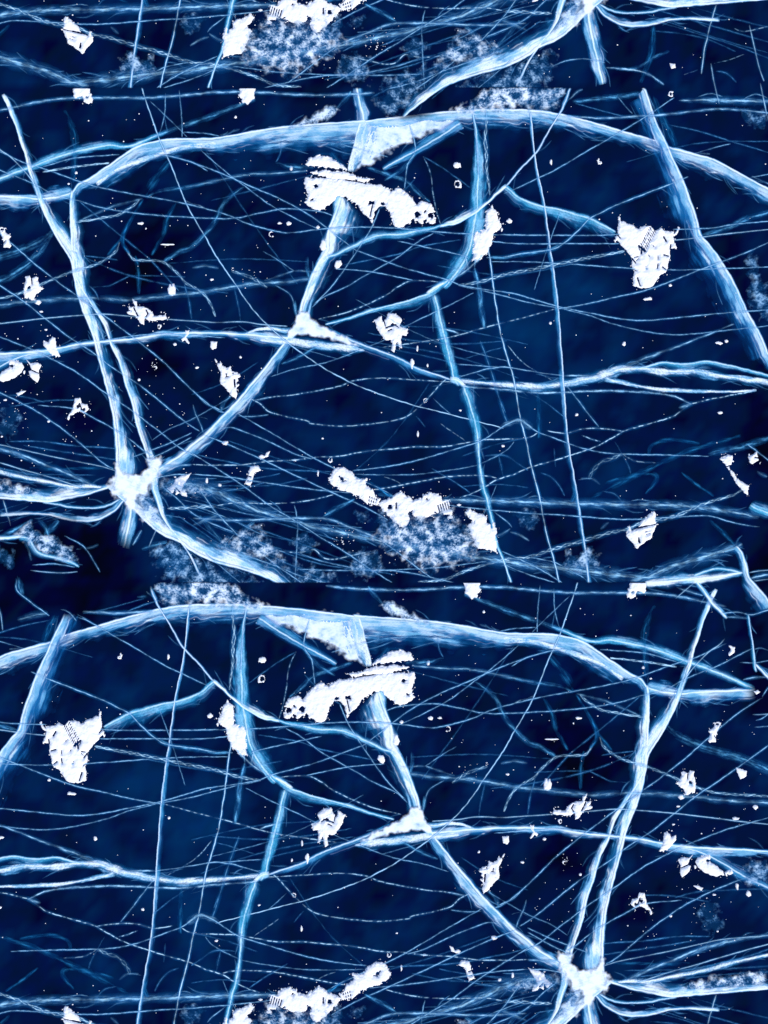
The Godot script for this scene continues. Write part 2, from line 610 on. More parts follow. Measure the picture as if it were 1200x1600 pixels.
func _ready() -> void:
	# camera, straight down from a drone
	var camera := Camera3D.new()
	camera.name = "camera"
	camera.fov = 45.0
	camera.far = 4000.0
	camera.position = Vector3(0.0, 10.0 / tan(deg_to_rad(22.5)), 0.0)
	camera.rotation_degrees = Vector3(-90.0, 0.0, 0.0)
	add_child(camera)
	camera.current = true
	# sky and sun
	var sky_look := ProceduralSkyMaterial.new()
	sky_look.sky_top_color = Color(0.42, 0.56, 0.78)
	sky_look.sky_horizon_color = Color(0.84, 0.88, 0.93)
	sky_look.ground_bottom_color = Color(0.10, 0.16, 0.28)
	sky_look.ground_horizon_color = Color(0.60, 0.70, 0.82)
	var sky := Sky.new()
	sky.sky_material = sky_look
	var air := Environment.new()
	air.background_mode = Environment.BG_SKY
	air.sky = sky
	air.tonemap_mode = Environment.TONE_MAPPER_LINEAR
	air.tonemap_exposure = 1.14
	air.sdfgi_enabled = true
	air.ssao_enabled = true
	air.ssil_enabled = true
	var surroundings := WorldEnvironment.new()
	surroundings.name = "surroundings"
	surroundings.environment = air
	add_child(surroundings)
	var sun := DirectionalLight3D.new()
	sun.name = "sun"
	sun.light_energy = 1.15
	sun.light_color = Color(1.0, 0.97, 0.93)
	sun.light_angular_distance = 0.5
	sun.shadow_enabled = true
	sun.rotation_degrees = Vector3(-47.0, 35.0, 0.0)
	add_child(sun)

	streak.seed = 11
	streak.frequency = 0.16
	streak.fractal_octaves = 4
	grain.seed = 23
	grain.frequency = 0.34
	grain.fractal_octaves = 3
	broad.seed = 37
	broad.frequency = 0.018
	broad.fractal_octaves = 3
	lace.seed = 53
	lace.noise_type = FastNoiseLite.TYPE_SIMPLEX
	lace.frequency = 0.085
	lace.fractal_type = FastNoiseLite.FRACTAL_FBM
	lace.fractal_octaves = 4
	lace.domain_warp_enabled = true
	lace.domain_warp_amplitude = 14.0
	lace.domain_warp_frequency = 0.05

	ice_white = StandardMaterial3D.new()
	ice_white.vertex_color_use_as_albedo = true
	ice_white.transparency = BaseMaterial3D.TRANSPARENCY_ALPHA
	ice_white.cull_mode = BaseMaterial3D.CULL_DISABLED
	ice_white.roughness = 0.75
	ice_white.metallic_specular = 0.2
	snow_material = StandardMaterial3D.new()
	snow_material.vertex_color_use_as_albedo = true
	snow_material.roughness = 0.95
	snow_material.metallic_specular = 0.1

	lay_ice()
	set_landmarks()
	lay_white_ice()
	lay_broad_cracks()
	lay_fine_cracks()
	lay_frost()
	lay_snow()


# ---------------------------------------------------------------- the ice sheet, out to the horizon
func lay_ice() -> void:
	var xs := PackedFloat32Array()
	var ys := PackedFloat32Array()
	var out := [160000.0, 60000.0, 20000.0, 8000.0, 3500.0, 1800.0, 1100.0]
	for o in out:
		xs.append(600.0 - o)
		ys.append(800.0 - o - 300.0)
	for i in 109:
		xs.append(-48.0 + i * 12.0)
	for i in 143:
		ys.append(-52.0 + i * 12.0)
	out.reverse()
	for o in out:
		xs.append(600.0 + o)
		ys.append(800.0 + o + 300.0)
	# darker and bluer places in the ice itself: x, y, radius, tone (below zero darker)
	var spots := [220, 385, 70, -1.0, 215, 420, 50, -0.7, 250, 590, 70, -0.7, 650, 140, 60, -0.4, 560, 880, 70, -0.6, 740, 790, 40, -0.5, 125, 655, 60, -0.6, 460, 350, 60, 0.3,
		720, 590, 120, 0.5, 850, 500, 110, 0.8, 480, 740, 90, 0.5, 780, 700, 110, 0.6, 900, 700, 90, 0.4, 1000, 470, 90, 0.2, 930, 300, 80, 0.1, 870, 850, 90, -0.2, 660, 830, 80, 0.5, 330, 460, 70, 0.5, 300, 780, 90, 0.5, 90, 700, 80, 0.3, 400, 230, 60, 0.1]
	var v := PackedVector3Array()
	var c := PackedColorArray()
	var normal := PackedVector3Array()
	var index := PackedInt32Array()
	for y in ys:
		for x in xs:
			var tile := 1 if y > 910.0 else 2 if y < 138.0 else 0
			var m := Vector2(1124.0 - x, y - 773.0) if tile == 1 else Vector2(1124.0 - x, y + 773.0) if tile == 2 else Vector2(x, y)
			var tone := 0.95 * broad.get_noise_2d(m.x * 0.5, m.y * 0.5) + 0.35 * lace.get_noise_2d(m.x * 0.3, m.y * 0.3)
			for s in range(0, spots.size(), 4):
				var d := m.distance_to(Vector2(spots[s], spots[s + 1])) / float(spots[s + 2])
				tone += spots[s + 3] * exp(-d * d * 1.4)
			if x < 250.0 and y > 800.0 and y < 980.0:
				tone -= 0.75 * ramp(0.0, 40.0, minf(y - 800.0, 980.0 - y)) * ramp(0.0, 60.0, 250.0 - x)
			if x > 1150.0 and y > 600.0 and y < 1120.0:
				tone -= 0.6 * ramp(0.0, 40.0, x - 1150.0)
			var k := Color(0.0005, 0.0062, 0.036)
			if tone > 0.0:
				k = k.lerp(Color(0.0010, 0.024, 0.088), minf(tone * 0.75, 1.0))
			else:
				k = k.lerp(Color(0.0004, 0.0012, 0.006), minf(-tone * 0.85, 1.0))
			v.append(Vector3((x - 600.0) * UNIT, 0.0, (y - 800.0) * UNIT))
			c.append(k)
			normal.append(Vector3.UP)
	var w := xs.size()
	for j in ys.size() - 1:
		for i in w - 1:
			var a := j * w + i
			index.append_array([a, a + 1, a + w, a + 1, a + w + 1, a + w])
	var arrays := []
	arrays.resize(Mesh.ARRAY_MAX)
	arrays[Mesh.ARRAY_VERTEX] = v
	arrays[Mesh.ARRAY_NORMAL] = normal
	arrays[Mesh.ARRAY_COLOR] = c
	arrays[Mesh.ARRAY_INDEX] = index
	var mesh := ArrayMesh.new()
	mesh.add_surface_from_arrays(Mesh.PRIMITIVE_TRIANGLES, arrays)
	var dark := StandardMaterial3D.new()
	dark.vertex_color_use_as_albedo = true
	dark.roughness = 0.07
	dark.metallic_specular = 0.18
	mesh.surface_set_material(0, dark)
	ice_sheet = MeshInstance3D.new()
	ice_sheet.mesh = mesh
	ice_sheet.name = "lake_ice"
	ice_sheet.set_meta("kind", "structure")
	ice_sheet.set_meta("label", "dark navy clear lake ice between the white cracks")
	add_child(ice_sheet)


# ---------------------------------------------------------------- milky white ice under the arch
func lay_white_ice() -> void:
	frost("thick granular frost under the central part of the arch, {h}", [563, 194, 600, 190, 640, 186, 690, 184, 720, 178, 712, 194, 690, 205, 655, 214, 625, 226, 605, 238, 585, 252, 560, 262, 555, 235], 0.95, 0.80, 11.0)


# ---------------------------------------------------------------- broad cracks, each a thing
func lay_broad_cracks() -> void:
	# left node and the arch over the upper part
	crack("short level white crack running in from the < edge to the arch's foot, {h}", [-70, 304, 4, 14, 0, 307, 4, 15, 40, 309, 5, 14, 62, 311, 10, 9, 90, 308, 12, 8, 108, 303, 12, 8, 116, 300, 4, 4], "band", 0.5, 7, 0.2)
	crack("broad pale arch crack rising from the < node, {h}", [110, 306, 3, 6, 122, 289, 2, 12, 140, 280, 2, 14, 160, 266, 2, 20, 190, 245, 2, 27, 213, 230, 2, 26, 240, 222, 2, 26, 265, 218, 2, 20, 320, 217, 2, 18, 343, 215, 2, 21, 396, 206, 2, 26, 449, 198, 2, 33, 513, 193, 2, 38, 560, 190, 2, 40, 572, 189, 2, 30], "band", 0.8, 7, 0.25)
	crack("white streak under the < shoulder of the arch crack, {h}", [150, 287, 3, 4, 187, 263, 5, 5, 225, 250, 5, 5, 262, 236, 6, 6, 300, 226, 5, 8, 340, 224, 3, 6], "gran")
	crack("broad arch crack with white upper rim, falling to the > edge, {h}", [568, 190, 1, 6, 600, 186, 2, 14, 640, 181, 2, 18, 690, 176, 2, 22, 755, 172, 3, 24, 800, 172, 2, 24, 830, 173, 2, 22, 880, 180, 2, 20, 920, 190, 2, 19, 960, 202, 2, 16, 1027, 221, 2, 14, 1045, 230, 2, 14, 1080, 240, 2, 20, 1120, 252, 2, 21, 1160, 274, 2, 17, 1200, 295, 2, 17, 1225, 306, 2, 17], "band", 1.0, 7, 0.15)
	crack("long blue streaky crack curving above the < end of the arch, {h}", [-60, 306, 4, 5, 0, 279, 6, 7, 43, 263, 7, 7, 80, 249, 7, 7, 112, 239, 8, 6, 149, 231, 9, 5, 171, 227, 8, 6, 200, 229, 5, 4, 240, 214, 4, 4, 262, 206, 2, 2], "cyan", 0.3)
	crack("pale blue wedge crack dropping from the seam into the central arch, {h}", [557, 136, 6, 5, 560, 150, 8, 7, 563, 165, 9, 9, 567, 178, 10, 11, 569, 190, 6, 14], "band", 0.0, 1)
	crack("frosted white crack between the arch and the largest snow patch, {h}", [562, 190, 34, 2, 556, 215, 34, 2, 551, 237, 30, 2, 547, 252, 24, 2, 545, 268, 8, 2], "gran", 0.0)
	crack("bright cracked band between largest snow and central white star, {h}", [533, 306, 4, 6, 529, 318, 22, 7, 524, 333, 34, 4, 517, 350, 38, 3, 513, 362, 36, 4, 512, 378, 24, 8, 512, 390, 17, 6, 503, 403, 16, 4, 492, 422, 19, 3, 481, 449, 17, 3, 473, 470, 15, 3, 467, 494, 16, 3, 460, 512, 10, 3, 450, 530, 5, 3], "white", 0.9, 7, 0.55)
	crack("pale band crack from the central star down to the hub, {h}", [457, 514, 5, 3, 445, 535, 8, 3, 425, 561, 12, 3, 407, 585, 13, 4, 391, 603, 20, 5, 380, 617, 19, 5, 364, 635, 17, 4, 345, 654, 16, 4, 321, 679, 14, 4, 300, 696, 14, 4, 281, 712, 14, 5, 258, 727, 12, 5, 240, 740, 10, 6, 225, 752, 8, 6], "band", 1.3, 7, 0.55)
	crack("white feathered crack reaching from the < edge to the central star, {h}", [-95, 560, 3, 5, -60, 556, 3, 6, 0, 553, 4, 13, 64, 549, 4, 10, 125, 538, 4, 7, 171, 533, 4, 5, 213, 529, 4, 6, 256, 522, 5, 8, 280, 521, 4, 7, 320, 520, 4, 6, 343, 521, 5, 6, 388, 523, 5, 9, 420, 526, 8, 12, 444, 528, 8, 12, 460, 528, 5, 8], "band", 0.8)
	crack("blue veil crack forking off by the hooked snow at the < edge, {h}", [62, 551, 2, 3, 30, 558, 4, 6, 5, 570, 7, 9, -20, 585, 7, 9, -50, 602, 6, 8, -95, 622, 5, 6], "blue", 0.5)
	crack("white strand over the < end of the central star, {h}", [380, 524, 2, 3, 400, 516, 3, 3, 425, 514, 3, 4, 445, 517, 4, 4, 462, 516, 4, 4], "gran", 0.6)
	crack("lumpy white frost roll under the central star, {h}", [405, 530, 3, 3, 430, 534, 7, 6, 455, 534, 8, 7, 480, 537, 8, 7, 520, 541, 8, 8, 545, 545, 7, 7, 562, 547, 4, 4, 570, 548, 1, 1], "gran", 0.0)
	crack("blue-edged crack leading from the central star to the > junction, {h}", [500, 512, 3, 5, 530, 524, 4, 8, 562, 537, 4, 9, 600, 551, 4, 10, 627, 562, 3, 9, 653, 576, 3, 7, 680, 585, 3, 5, 704, 593, 3, 4], "blue", 0.7)
	crack("furry white crack from the > junction swelling toward the far side, {h}", [706, 593, 4, 5, 722, 595, 3, 5, 760, 598, 4, 6, 803, 602, 5, 7, 840, 604, 6, 7, 880, 600, 7, 7, 905, 595, 7, 7, 933, 590, 8, 8, 955, 582, 8, 8, 971, 577, 7, 7, 1008, 576, 5, 7, 1045, 580, 4, 8, 1083, 580, 5, 7, 1120, 586, 4, 7, 1160, 592, 4, 6, 1200, 597, 4, 6, 1220, 600, 3, 4], "gran", 1.0)
	crack("pale upper strand arching over the furry white crack near the > edge, {h}", [990, 577, 2, 4, 1008, 573, 2, 5, 1035, 567, 2, 7, 1067, 569, 2, 9, 1085, 567, 2, 8, 1107, 565, 2, 7, 1147, 573, 2, 5, 1200, 586, 2, 4, 1220, 590, 2, 3], "cyan")
	crack("light blue branch climbing from the furry white crack, {h}", [920, 592, 4, 4, 950, 584, 5, 5, 971, 574, 5, 5, 1000, 563, 4, 4, 1035, 550, 3, 3, 1072, 536, 2, 2, 1107, 522, 2, 2, 1147, 506, 1.5, 1.5], "soft")
	crack("thin white branch forking under the furry white crack, {h}", [945, 592, 4, 4, 987, 601, 3, 3, 1027, 608, 3, 3, 1080, 611, 3, 3, 1133, 612, 2.5, 2.5, 1182, 610, 2, 2], "gran")
	# left pair of cracks
	crack("long white-edged crack curving down the < side into the hub, {h}", [4, 148, 3, 2, 13, 167, 5, 2, 27, 202, 6, 2, 40, 242, 6, 2, 45, 263, 6, 3, 56, 295, 7, 3, 63, 314, 9, 3, 72, 338, 12, 2, 83, 359, 16, 2, 93, 378, 19, 2, 107, 399, 21, 2, 113, 414, 21, 2, 117, 438, 22, 2, 125, 470, 17, 2, 136, 499, 15, 2, 147, 529, 14, 2, 155, 561, 13, 2, 165, 598, 13, 2, 176, 643, 13, 2, 181, 677, 18, 3, 183, 717, 24, 3, 182, 740, 34, 3, 176, 760, 40, 3], "white", 0.7, 7, 0.6)
	crack("short white crack linking the arch's foot to the < pair of cracks, {h}", [113, 298, 6, 3, 111, 320, 9, 2, 111, 343, 12, 2, 112, 370, 14, 2, 113, 397, 15, 2, 116, 420, 11, 2, 121, 440, 5, 2], "white", 0.4)
	crack("dark-flecked second strand of the < crack pair, {h}", [116, 425, 2, 2, 120, 437, 4, 2, 136, 464, 5, 2, 149, 484, 5, 2, 165, 511, 6, 2, 173, 537, 7, 2, 187, 566, 8, 2, 197, 601, 12, 2, 208, 633, 12, 2, 213, 659, 10, 2, 220, 682, 9, 2, 228, 704, 9, 2, 236, 730, 10, 3, 240, 762, 8, 3, 247, 785, 7, 3, 251, 800, 7, 2, 263, 821, 5, 2, 283, 847, 3, 2, 296, 866, 3, 1.5, 317, 908, 2, 1.5], "white", 0.6)
	# hub
	crack("heavy white crack sweeping from the hub to the seam, {h}", [169, 761, 3, 2, 192, 781, 20, 2, 213, 799, 25, 2, 229, 815, 27, 2, 253, 834, 25, 2, 283, 847, 25, 2, 300, 860, 25, 2, 335, 877, 25, 2, 375, 888, 23, 2, 407, 898, 19, 2, 431, 908, 15, 2, 460, 928, 13, 2, 480, 944, 9, 2, 494, 956, 3, 1], "white", 0.8, 7, 0.7)
	crack("white lower crack running from the hub out to the < edge, {h}", [172, 761, 2, 3, 150, 768, 2, 7, 133, 773, 2, 12, 101, 779, 2, 19, 80, 783, 2, 20, 60, 783, 2, 14, 40, 781, 2, 11, 0, 778, 2, 11, -78, 771, 2, 10], "white", 0.6, 7, 0.2)
	crack("white upper crack fanning from the hub toward the < edge, {h}", [160, 761, 2, 2, 130, 760, 5, 4, 107, 759, 7, 4, 72, 752, 6, 4, 40, 747, 5, 5, 0, 737, 5, 5, -40, 726, 4, 4, -80, 718, 4, 4], "gran", 0.9)
	crack("light blue crack of the fan above the hub's < arm, {h}", [155, 764, 2, 2, 147, 759, 3, 3, 113, 743, 4, 4, 80, 730, 4, 4, 53, 719, 4, 4, 27, 709, 4, 4, 0, 701, 4, 4, -40, 693, 3, 3, -80, 688, 3, 3], "soft", 0.6)
	crack("short pale stub crack hanging below the hub, {h}", [206, 785, 8, 8, 202, 816, 11, 10, 197, 840, 11, 10, 191, 865, 12, 11, 187, 885, 9, 9, 182, 905, 6, 7], "band", 0.8)
	crack("hanging white loop crack below the hub's < arm, {h}", [194, 781, 2, 4, 184, 793, 2, 5, 173, 802, 2, 6, 149, 813, 2, 8, 115, 813, 2, 7, 88, 807, 2, 4, 67, 803, 2, 3, 40, 803, 2, 4, 0, 806, 2, 4], "band", 0.8)
	crack("inner pale loop crack under the hub's < arm, {h}", [188, 780, 2, 2, 170, 789, 2, 3, 149, 794, 2, 4, 115, 793, 2, 4, 88, 788, 2, 4, 67, 785, 2, 3], "cyan", 0.6)
	crack("short white streak crack standing below the hub's < arm, {h}", [5, 781, 2, 2, 11, 800, 2.5, 2, 17, 824, 2.5, 2, 24, 854, 2.5, 2, 28, 889, 1.5, 1.5], "line")
	# right-hand
	crack("broad blue crack with a double white rim crossing the > arch, {h}", [1003, 138, 1, 11.48, 1008, 141, 2, 13.94, 1016, 165, 2, 14.76, 1027, 197, 2, 14.76, 1043, 229, 2, 13.94, 1053, 253, 2, 18.04, 1067, 282, 2, 22.14, 1077, 311, 2, 22.14, 1088, 341, 2, 19.68, 1093, 365, 2, 14.76, 1105, 380, 2, 18.04, 1120, 399, 2, 22.96, 1128, 411, 2, 22.96, 1144, 438, 2, 22.14, 1157, 465, 2, 20.5, 1171, 494, 2, 18.86, 1187, 523, 2, 14.76, 1200, 553, 2, 13.94, 1212, 575, 2, 11.48], "band", 0.6, 7, 0.2)
	crack("deep blue shadow-side of the broad > crack, {h}", [1006, 150, 1, 24, 1027, 197, 1, 22, 1043, 232, 1, 22, 1060, 270, 1, 34, 1077, 311, 1, 36, 1090, 350, 1, 26, 1100, 372, 1, 30, 1120, 399, 1, 36, 1144, 438, 1, 36, 1171, 494, 1, 30, 1200, 553, 1, 22], "veil", 0.0, 7, 0.5, 0.75)
	crack("blue vertical veil crack hanging from the arch > of centre, {h}", [739, 178, 2, 2, 743, 200, 3, 3, 746, 235, 9, 5, 747, 270, 10, 8, 746, 300, 12, 10, 745, 330, 13, 12, 738, 350, 18, 14], "cyan", 0.5)
	crack("blue veil below the cross of cracks > of the largest snow, {h}", [744, 338, 16, 13, 740, 355, 18, 16, 735, 385, 16, 12, 724, 410, 10, 18, 708, 433, 6, 12, 693, 450, 4, 7], "cyan", 0.5)
	crack("narrow granular strand beside the blue vertical veil, {h}", [761, 186, 2, 2, 758, 215, 4, 3, 760, 237, 4, 4, 760, 262, 3, 4, 763, 285, 2, 2, 765, 305, 1, 1], "rope")
	crack("white blade crack from the largest snow up to the > fork, {h}", [686, 354, 2, 2, 700, 351, 6, 2, 715, 348, 9, 2, 741, 334, 11, 2, 752, 325, 9, 2, 763, 316, 5, 2, 776, 303, 4, 3, 792, 290, 3, 5], "white", 0.7, 7, 0.9)
	crack("bright blue crack curving from the cracked band to the white blade, {h}", [512, 402, 4, 4, 529, 396, 5, 5, 553, 384, 6, 5, 588, 369, 6, 6, 627, 366, 6, 6, 653, 361, 5, 6, 675, 357, 3, 4, 690, 352, 2, 2], "cyan", 0.5)
	crack("slender blue crack slanting from the fork up through the arch, {h}", [791, 291, 2.48, 1.86, 812, 266, 2.48, 1.86, 832, 245, 2.48, 1.86, 843, 231, 3.1, 2.48, 856, 207, 1.86, 1.86, 869, 186, 1.86, 1.24, 877, 173, 2.48, 1.86, 884, 157, 3.1, 2.48, 891, 137, 3.1, 2.48], "blue", 0.4)
	crack("flecked blue crack slanting from the fork toward the heart-shaped snow, {h}", [789, 291, 3, 8, 800, 300, 3, 12, 813, 310, 3, 13, 840, 321, 3, 13, 867, 326, 3, 14, 895, 334, 4, 16, 920, 341, 4, 14, 940, 351, 3, 12, 962, 363, 2, 9], "cyan", 0.6, 7, 0.3)
	crack("white knot and blue blade crack > of the central star, {h}", [704, 436, 3, 3, 693, 443, 6, 6, 680, 453, 5, 7, 669, 459, 10, 3, 653, 465, 12, 2, 627, 473, 9, 2, 600, 480, 6, 2, 575, 487, 4, 3, 540, 499, 3, 3, 508, 507, 3, 3], "cyan", 0.5)
	crack("small white knot where thin cracks meet > of the central star, {h}", [667, 459, 2, 2, 677, 452, 4, 4, 687, 446, 5, 4, 696, 441, 3, 3], "white", 0.5)
	crack("blue crack dropping from the white knot to the > junction, {h}", [679, 461, 6, 9, 683, 475, 6, 11, 688, 500, 6, 12, 694, 525, 7, 9, 700, 550, 8, 7, 705, 572, 9, 5, 710, 592, 9, 5, 717, 603, 5, 3], "cyan", 0.5)
	crack("white knot of the > junction below the ragged snow, {h}", [703, 592, 4, 4, 712, 593, 6, 6, 719, 597, 4, 5, 728, 605, 2, 3], "white", 0.6)
	crack("blue ribbon crack falling from the > junction to the plump snow patch, {h}", [724, 604, 8, 5, 731, 622, 10, 9, 738, 645, 9, 8, 744, 668, 8, 8, 747, 690, 6, 7, 749, 720, 4, 5, 754, 755, 5, 5, 762, 785, 6, 5, 768, 810, 5, 4, 776, 850, 3, 3, 787, 877, 3, 2, 799, 912, 3, 2], "cyan", 0.4)
	crack("long straight white line crack with a blue margin, the >-hand one of two, {h}", [829, 176, 1, 2.8, 835, 237, 1, 3.5, 841, 274, 1, 3.5, 851, 322, 1.5, 4.2, 860, 390, 1.5, 4.2, 867, 438, 1.5, 4.9, 872, 481, 1.5, 5.6, 876, 537, 1.5, 5.6, 880, 590, 1.5, 4.9, 884, 650, 1.5, 4.9, 889, 698, 1.5, 4.9, 899, 757, 1.5, 4.9, 907, 810, 2, 4.9, 915, 863, 3, 4.2, 920, 912, 4, 3.5], "blue")
	crack("long straight white line crack, the <-hand one of two, {h}", [761, 372, 1.5, 1.5, 766, 410, 2, 2, 771, 449, 2, 2, 777, 491, 2, 2, 784, 529, 2.2, 2.2, 795, 566, 2.2, 2.2, 803, 595, 2, 2, 813, 654, 2, 2, 821, 685, 2.5, 2.5, 832, 735, 2.5, 2.5, 843, 778, 2.5, 2.5, 853, 829, 2.5, 2.5, 867, 882, 2.2, 2.2, 874, 912, 2, 2], "line", 0.0, 7, 0.5, 1.5)
	crack("thread-fine white crack running unbroken across from the top seam, {h}", [221, 134, 1.5, 1.5, 227, 154, 1.3, 1.3, 248, 215, 1.2, 1.2, 267, 258, 1.2, 1.2, 293, 322, 1.2, 1.2, 319, 367, 1.2, 1.2, 337, 399, 1.2, 1.2, 367, 443, 1.2, 1.2, 393, 481, 1.2, 1.2, 417, 507, 1.2, 1.2, 433, 522, 1.2, 1.2, 449, 535, 1.2, 1.2, 487, 563, 1.2, 1.2, 527, 587, 1.2, 1.2, 567, 606, 1.2, 1.2, 620, 625, 1.2, 1.2, 653, 635, 1, 1, 728, 654, 1, 1, 787, 669, 0.8, 0.8], "line", 0.0, 7, 0.5, 1.5)
	crack("braided white rope crack crossing the foot of both straight lines, {h}", [653, 909, 2, 2, 693, 906, 3, 3, 720, 895, 3, 3, 749, 885, 2.5, 2.5, 787, 875, 3.5, 3.5, 827, 870, 3, 3, 867, 857, 4, 4, 907, 846, 4, 4, 947, 834, 4, 4, 979, 827, 3, 3, 1000, 818, 3, 3, 1027, 813, 4, 4, 1053, 807, 4, 4, 1077, 797, 4, 4, 1101, 787, 3, 3, 1120, 781, 3, 3, 1144, 774, 2.5, 2.5, 1160, 765, 1.5, 1.5], "rope")
	crack("beaded white crack zigzagging from the vertical ribbon toward the > edge, {h}", [717, 778, 1.5, 1.5, 749, 766, 2, 2, 776, 750, 2.5, 2.5, 803, 741, 2, 2, 829, 730, 2.2, 2.2, 867, 719, 2.4, 2.4, 896, 710, 2, 2, 933, 697, 2, 2, 960, 682, 2.2, 2.2, 976, 673, 2.2, 2.2, 997, 667, 2.5, 2.5, 1029, 658, 2, 2, 1051, 651, 2.5, 2.5, 1063, 643, 3, 3, 1077, 633, 3, 3, 1104, 625, 2.5, 2.5, 1147, 617, 2, 2, 1182, 610, 1.5, 1.5], "bead")
	crack("glowing pale horizontal crack through both straight lines, {h}", [688, 781, 3, 3, 733, 782, 5, 5, 787, 783, 6, 6, 840, 785, 6, 6, 920, 787, 6, 6, 987, 789, 6, 6, 1040, 789, 6, 6, 1093, 793, 6, 6, 1133, 798, 6, 6, 1171, 805, 5, 5, 1210, 812, 4, 4], "soft", 0.3)
	crack("wide feathery pale crack along the seam, under the frost, {h}", [244, 763, 5, 5, 270, 757, 8, 8, 300, 758, 11, 9, 340, 770, 11, 8, 367, 783, 8, 7, 407, 799, 7, 6, 447, 810, 6, 6, 481, 821, 6, 6, 527, 831, 6, 6, 567, 839, 6, 6, 620, 851, 7, 7, 680, 858, 8, 8, 733, 869, 8, 8, 787, 877, 8, 8, 840, 885, 8, 8, 867, 887, 8, 8, 920, 893, 10, 9, 960, 898, 9, 8, 1000, 902, 6, 6, 1030, 900, 4, 4], "soft", 1.3)
	crack("feathered pale band rising to the > corner beside the seam, {h}", [985, 908, 3, 3, 1008, 903, 6, 5, 1045, 887, 8, 6, 1080, 876, 9, 7, 1120, 864, 8, 7, 1149, 855, 6, 6, 1160, 850, 3, 3], "soft", 1.0)
	crack("blue veil crack rising from the largest snow to the arch, {h}", [598, 264, 4, 4, 627, 248, 7, 6, 651, 235, 9, 7, 680, 218, 10, 9, 720, 192, 8, 9], "blue", 0.4)
	# lower-left dark place and right edge: ice that is cracked on its own
	crack("short white crack at the left edge below the hub", [-20, 842, 5, 5, 0, 841, 5, 4, 20, 840, 4, 4, 36, 838, 2, 2], "white", 0.6, 8)
	crack("ragged blue crack bordering the frosty triangle near the left edge", [30, 839, 3, 5, 45, 842, 3, 8, 60, 863, 4, 6, 85, 871, 4, 4, 108, 877, 4, 4, 124, 886, 2, 2], "cyan", 0.8, 8)
	crack("smeared pinkish white crack ending at the right seam", [1008, 913, 5, 6, 1030, 910, 8, 7, 1060, 907, 10, 8, 1090, 904, 8, 8, 1115, 902, 7, 7, 1140, 898, 6, 6, 1160, 894, 3, 3], "white", 0.5, 8)
	crack("upper pale strand of the smeared crack at the right seam", [1083, 900, 3, 3, 1100, 893, 4, 4, 1120, 889, 4, 4, 1142, 891, 4, 4, 1160, 896, 3, 3], "cyan", 0.6, 8)
	crack("short blue crack with white rim rising at the right edge by the seam", [1150, 853, 1, 8, 1158, 862, 2, 8, 1164, 880, 2, 9, 1169, 900, 2, 8, 1180, 914, 2, 14, 1194, 930, 2, 18, 1206, 948, 2, 18], "band", 0.5, 8)
	crack("frayed pale crack trailing down from the smeared right crack", [1086, 906, 2, 3, 1096, 919, 3, 4, 1105, 931, 5, 4, 1114, 944, 6, 4, 1126, 955, 5, 4, 1136, 966, 2, 2], "band", 1.2, 8)
	crack("thin blue upright crack at the right edge below the seam", [1169, 960, 1, 4, 1173, 985, 1, 4, 1176, 1005, 1.5, 4, 1179, 1035, 2, 4, 1181, 1050, 2, 2], "cyan", 0.3, 8)
	crack("frayed white crack leaving the right edge near the arch's end", [1180, 1037, 2, 2, 1188, 1046, 5, 3, 1200, 1058, 8, 3, 1215, 1070, 8, 3], "band", 0.8, 8)
	crack("cyan crack stub at the right edge under the broken snow strip", [1172, 789, 6, 6, 1182, 795, 9, 9, 1196, 800, 10, 9, 1215, 806, 8, 8], "cyan", 0.5, 8)
	crack("soft white level crack in the top right corner", [1060, 157, 1, 1, 1085, 157, 4, 4, 1120, 157, 5, 5, 1160, 158, 5, 5, 1210, 159, 4, 4], "soft", 0.0, 8)


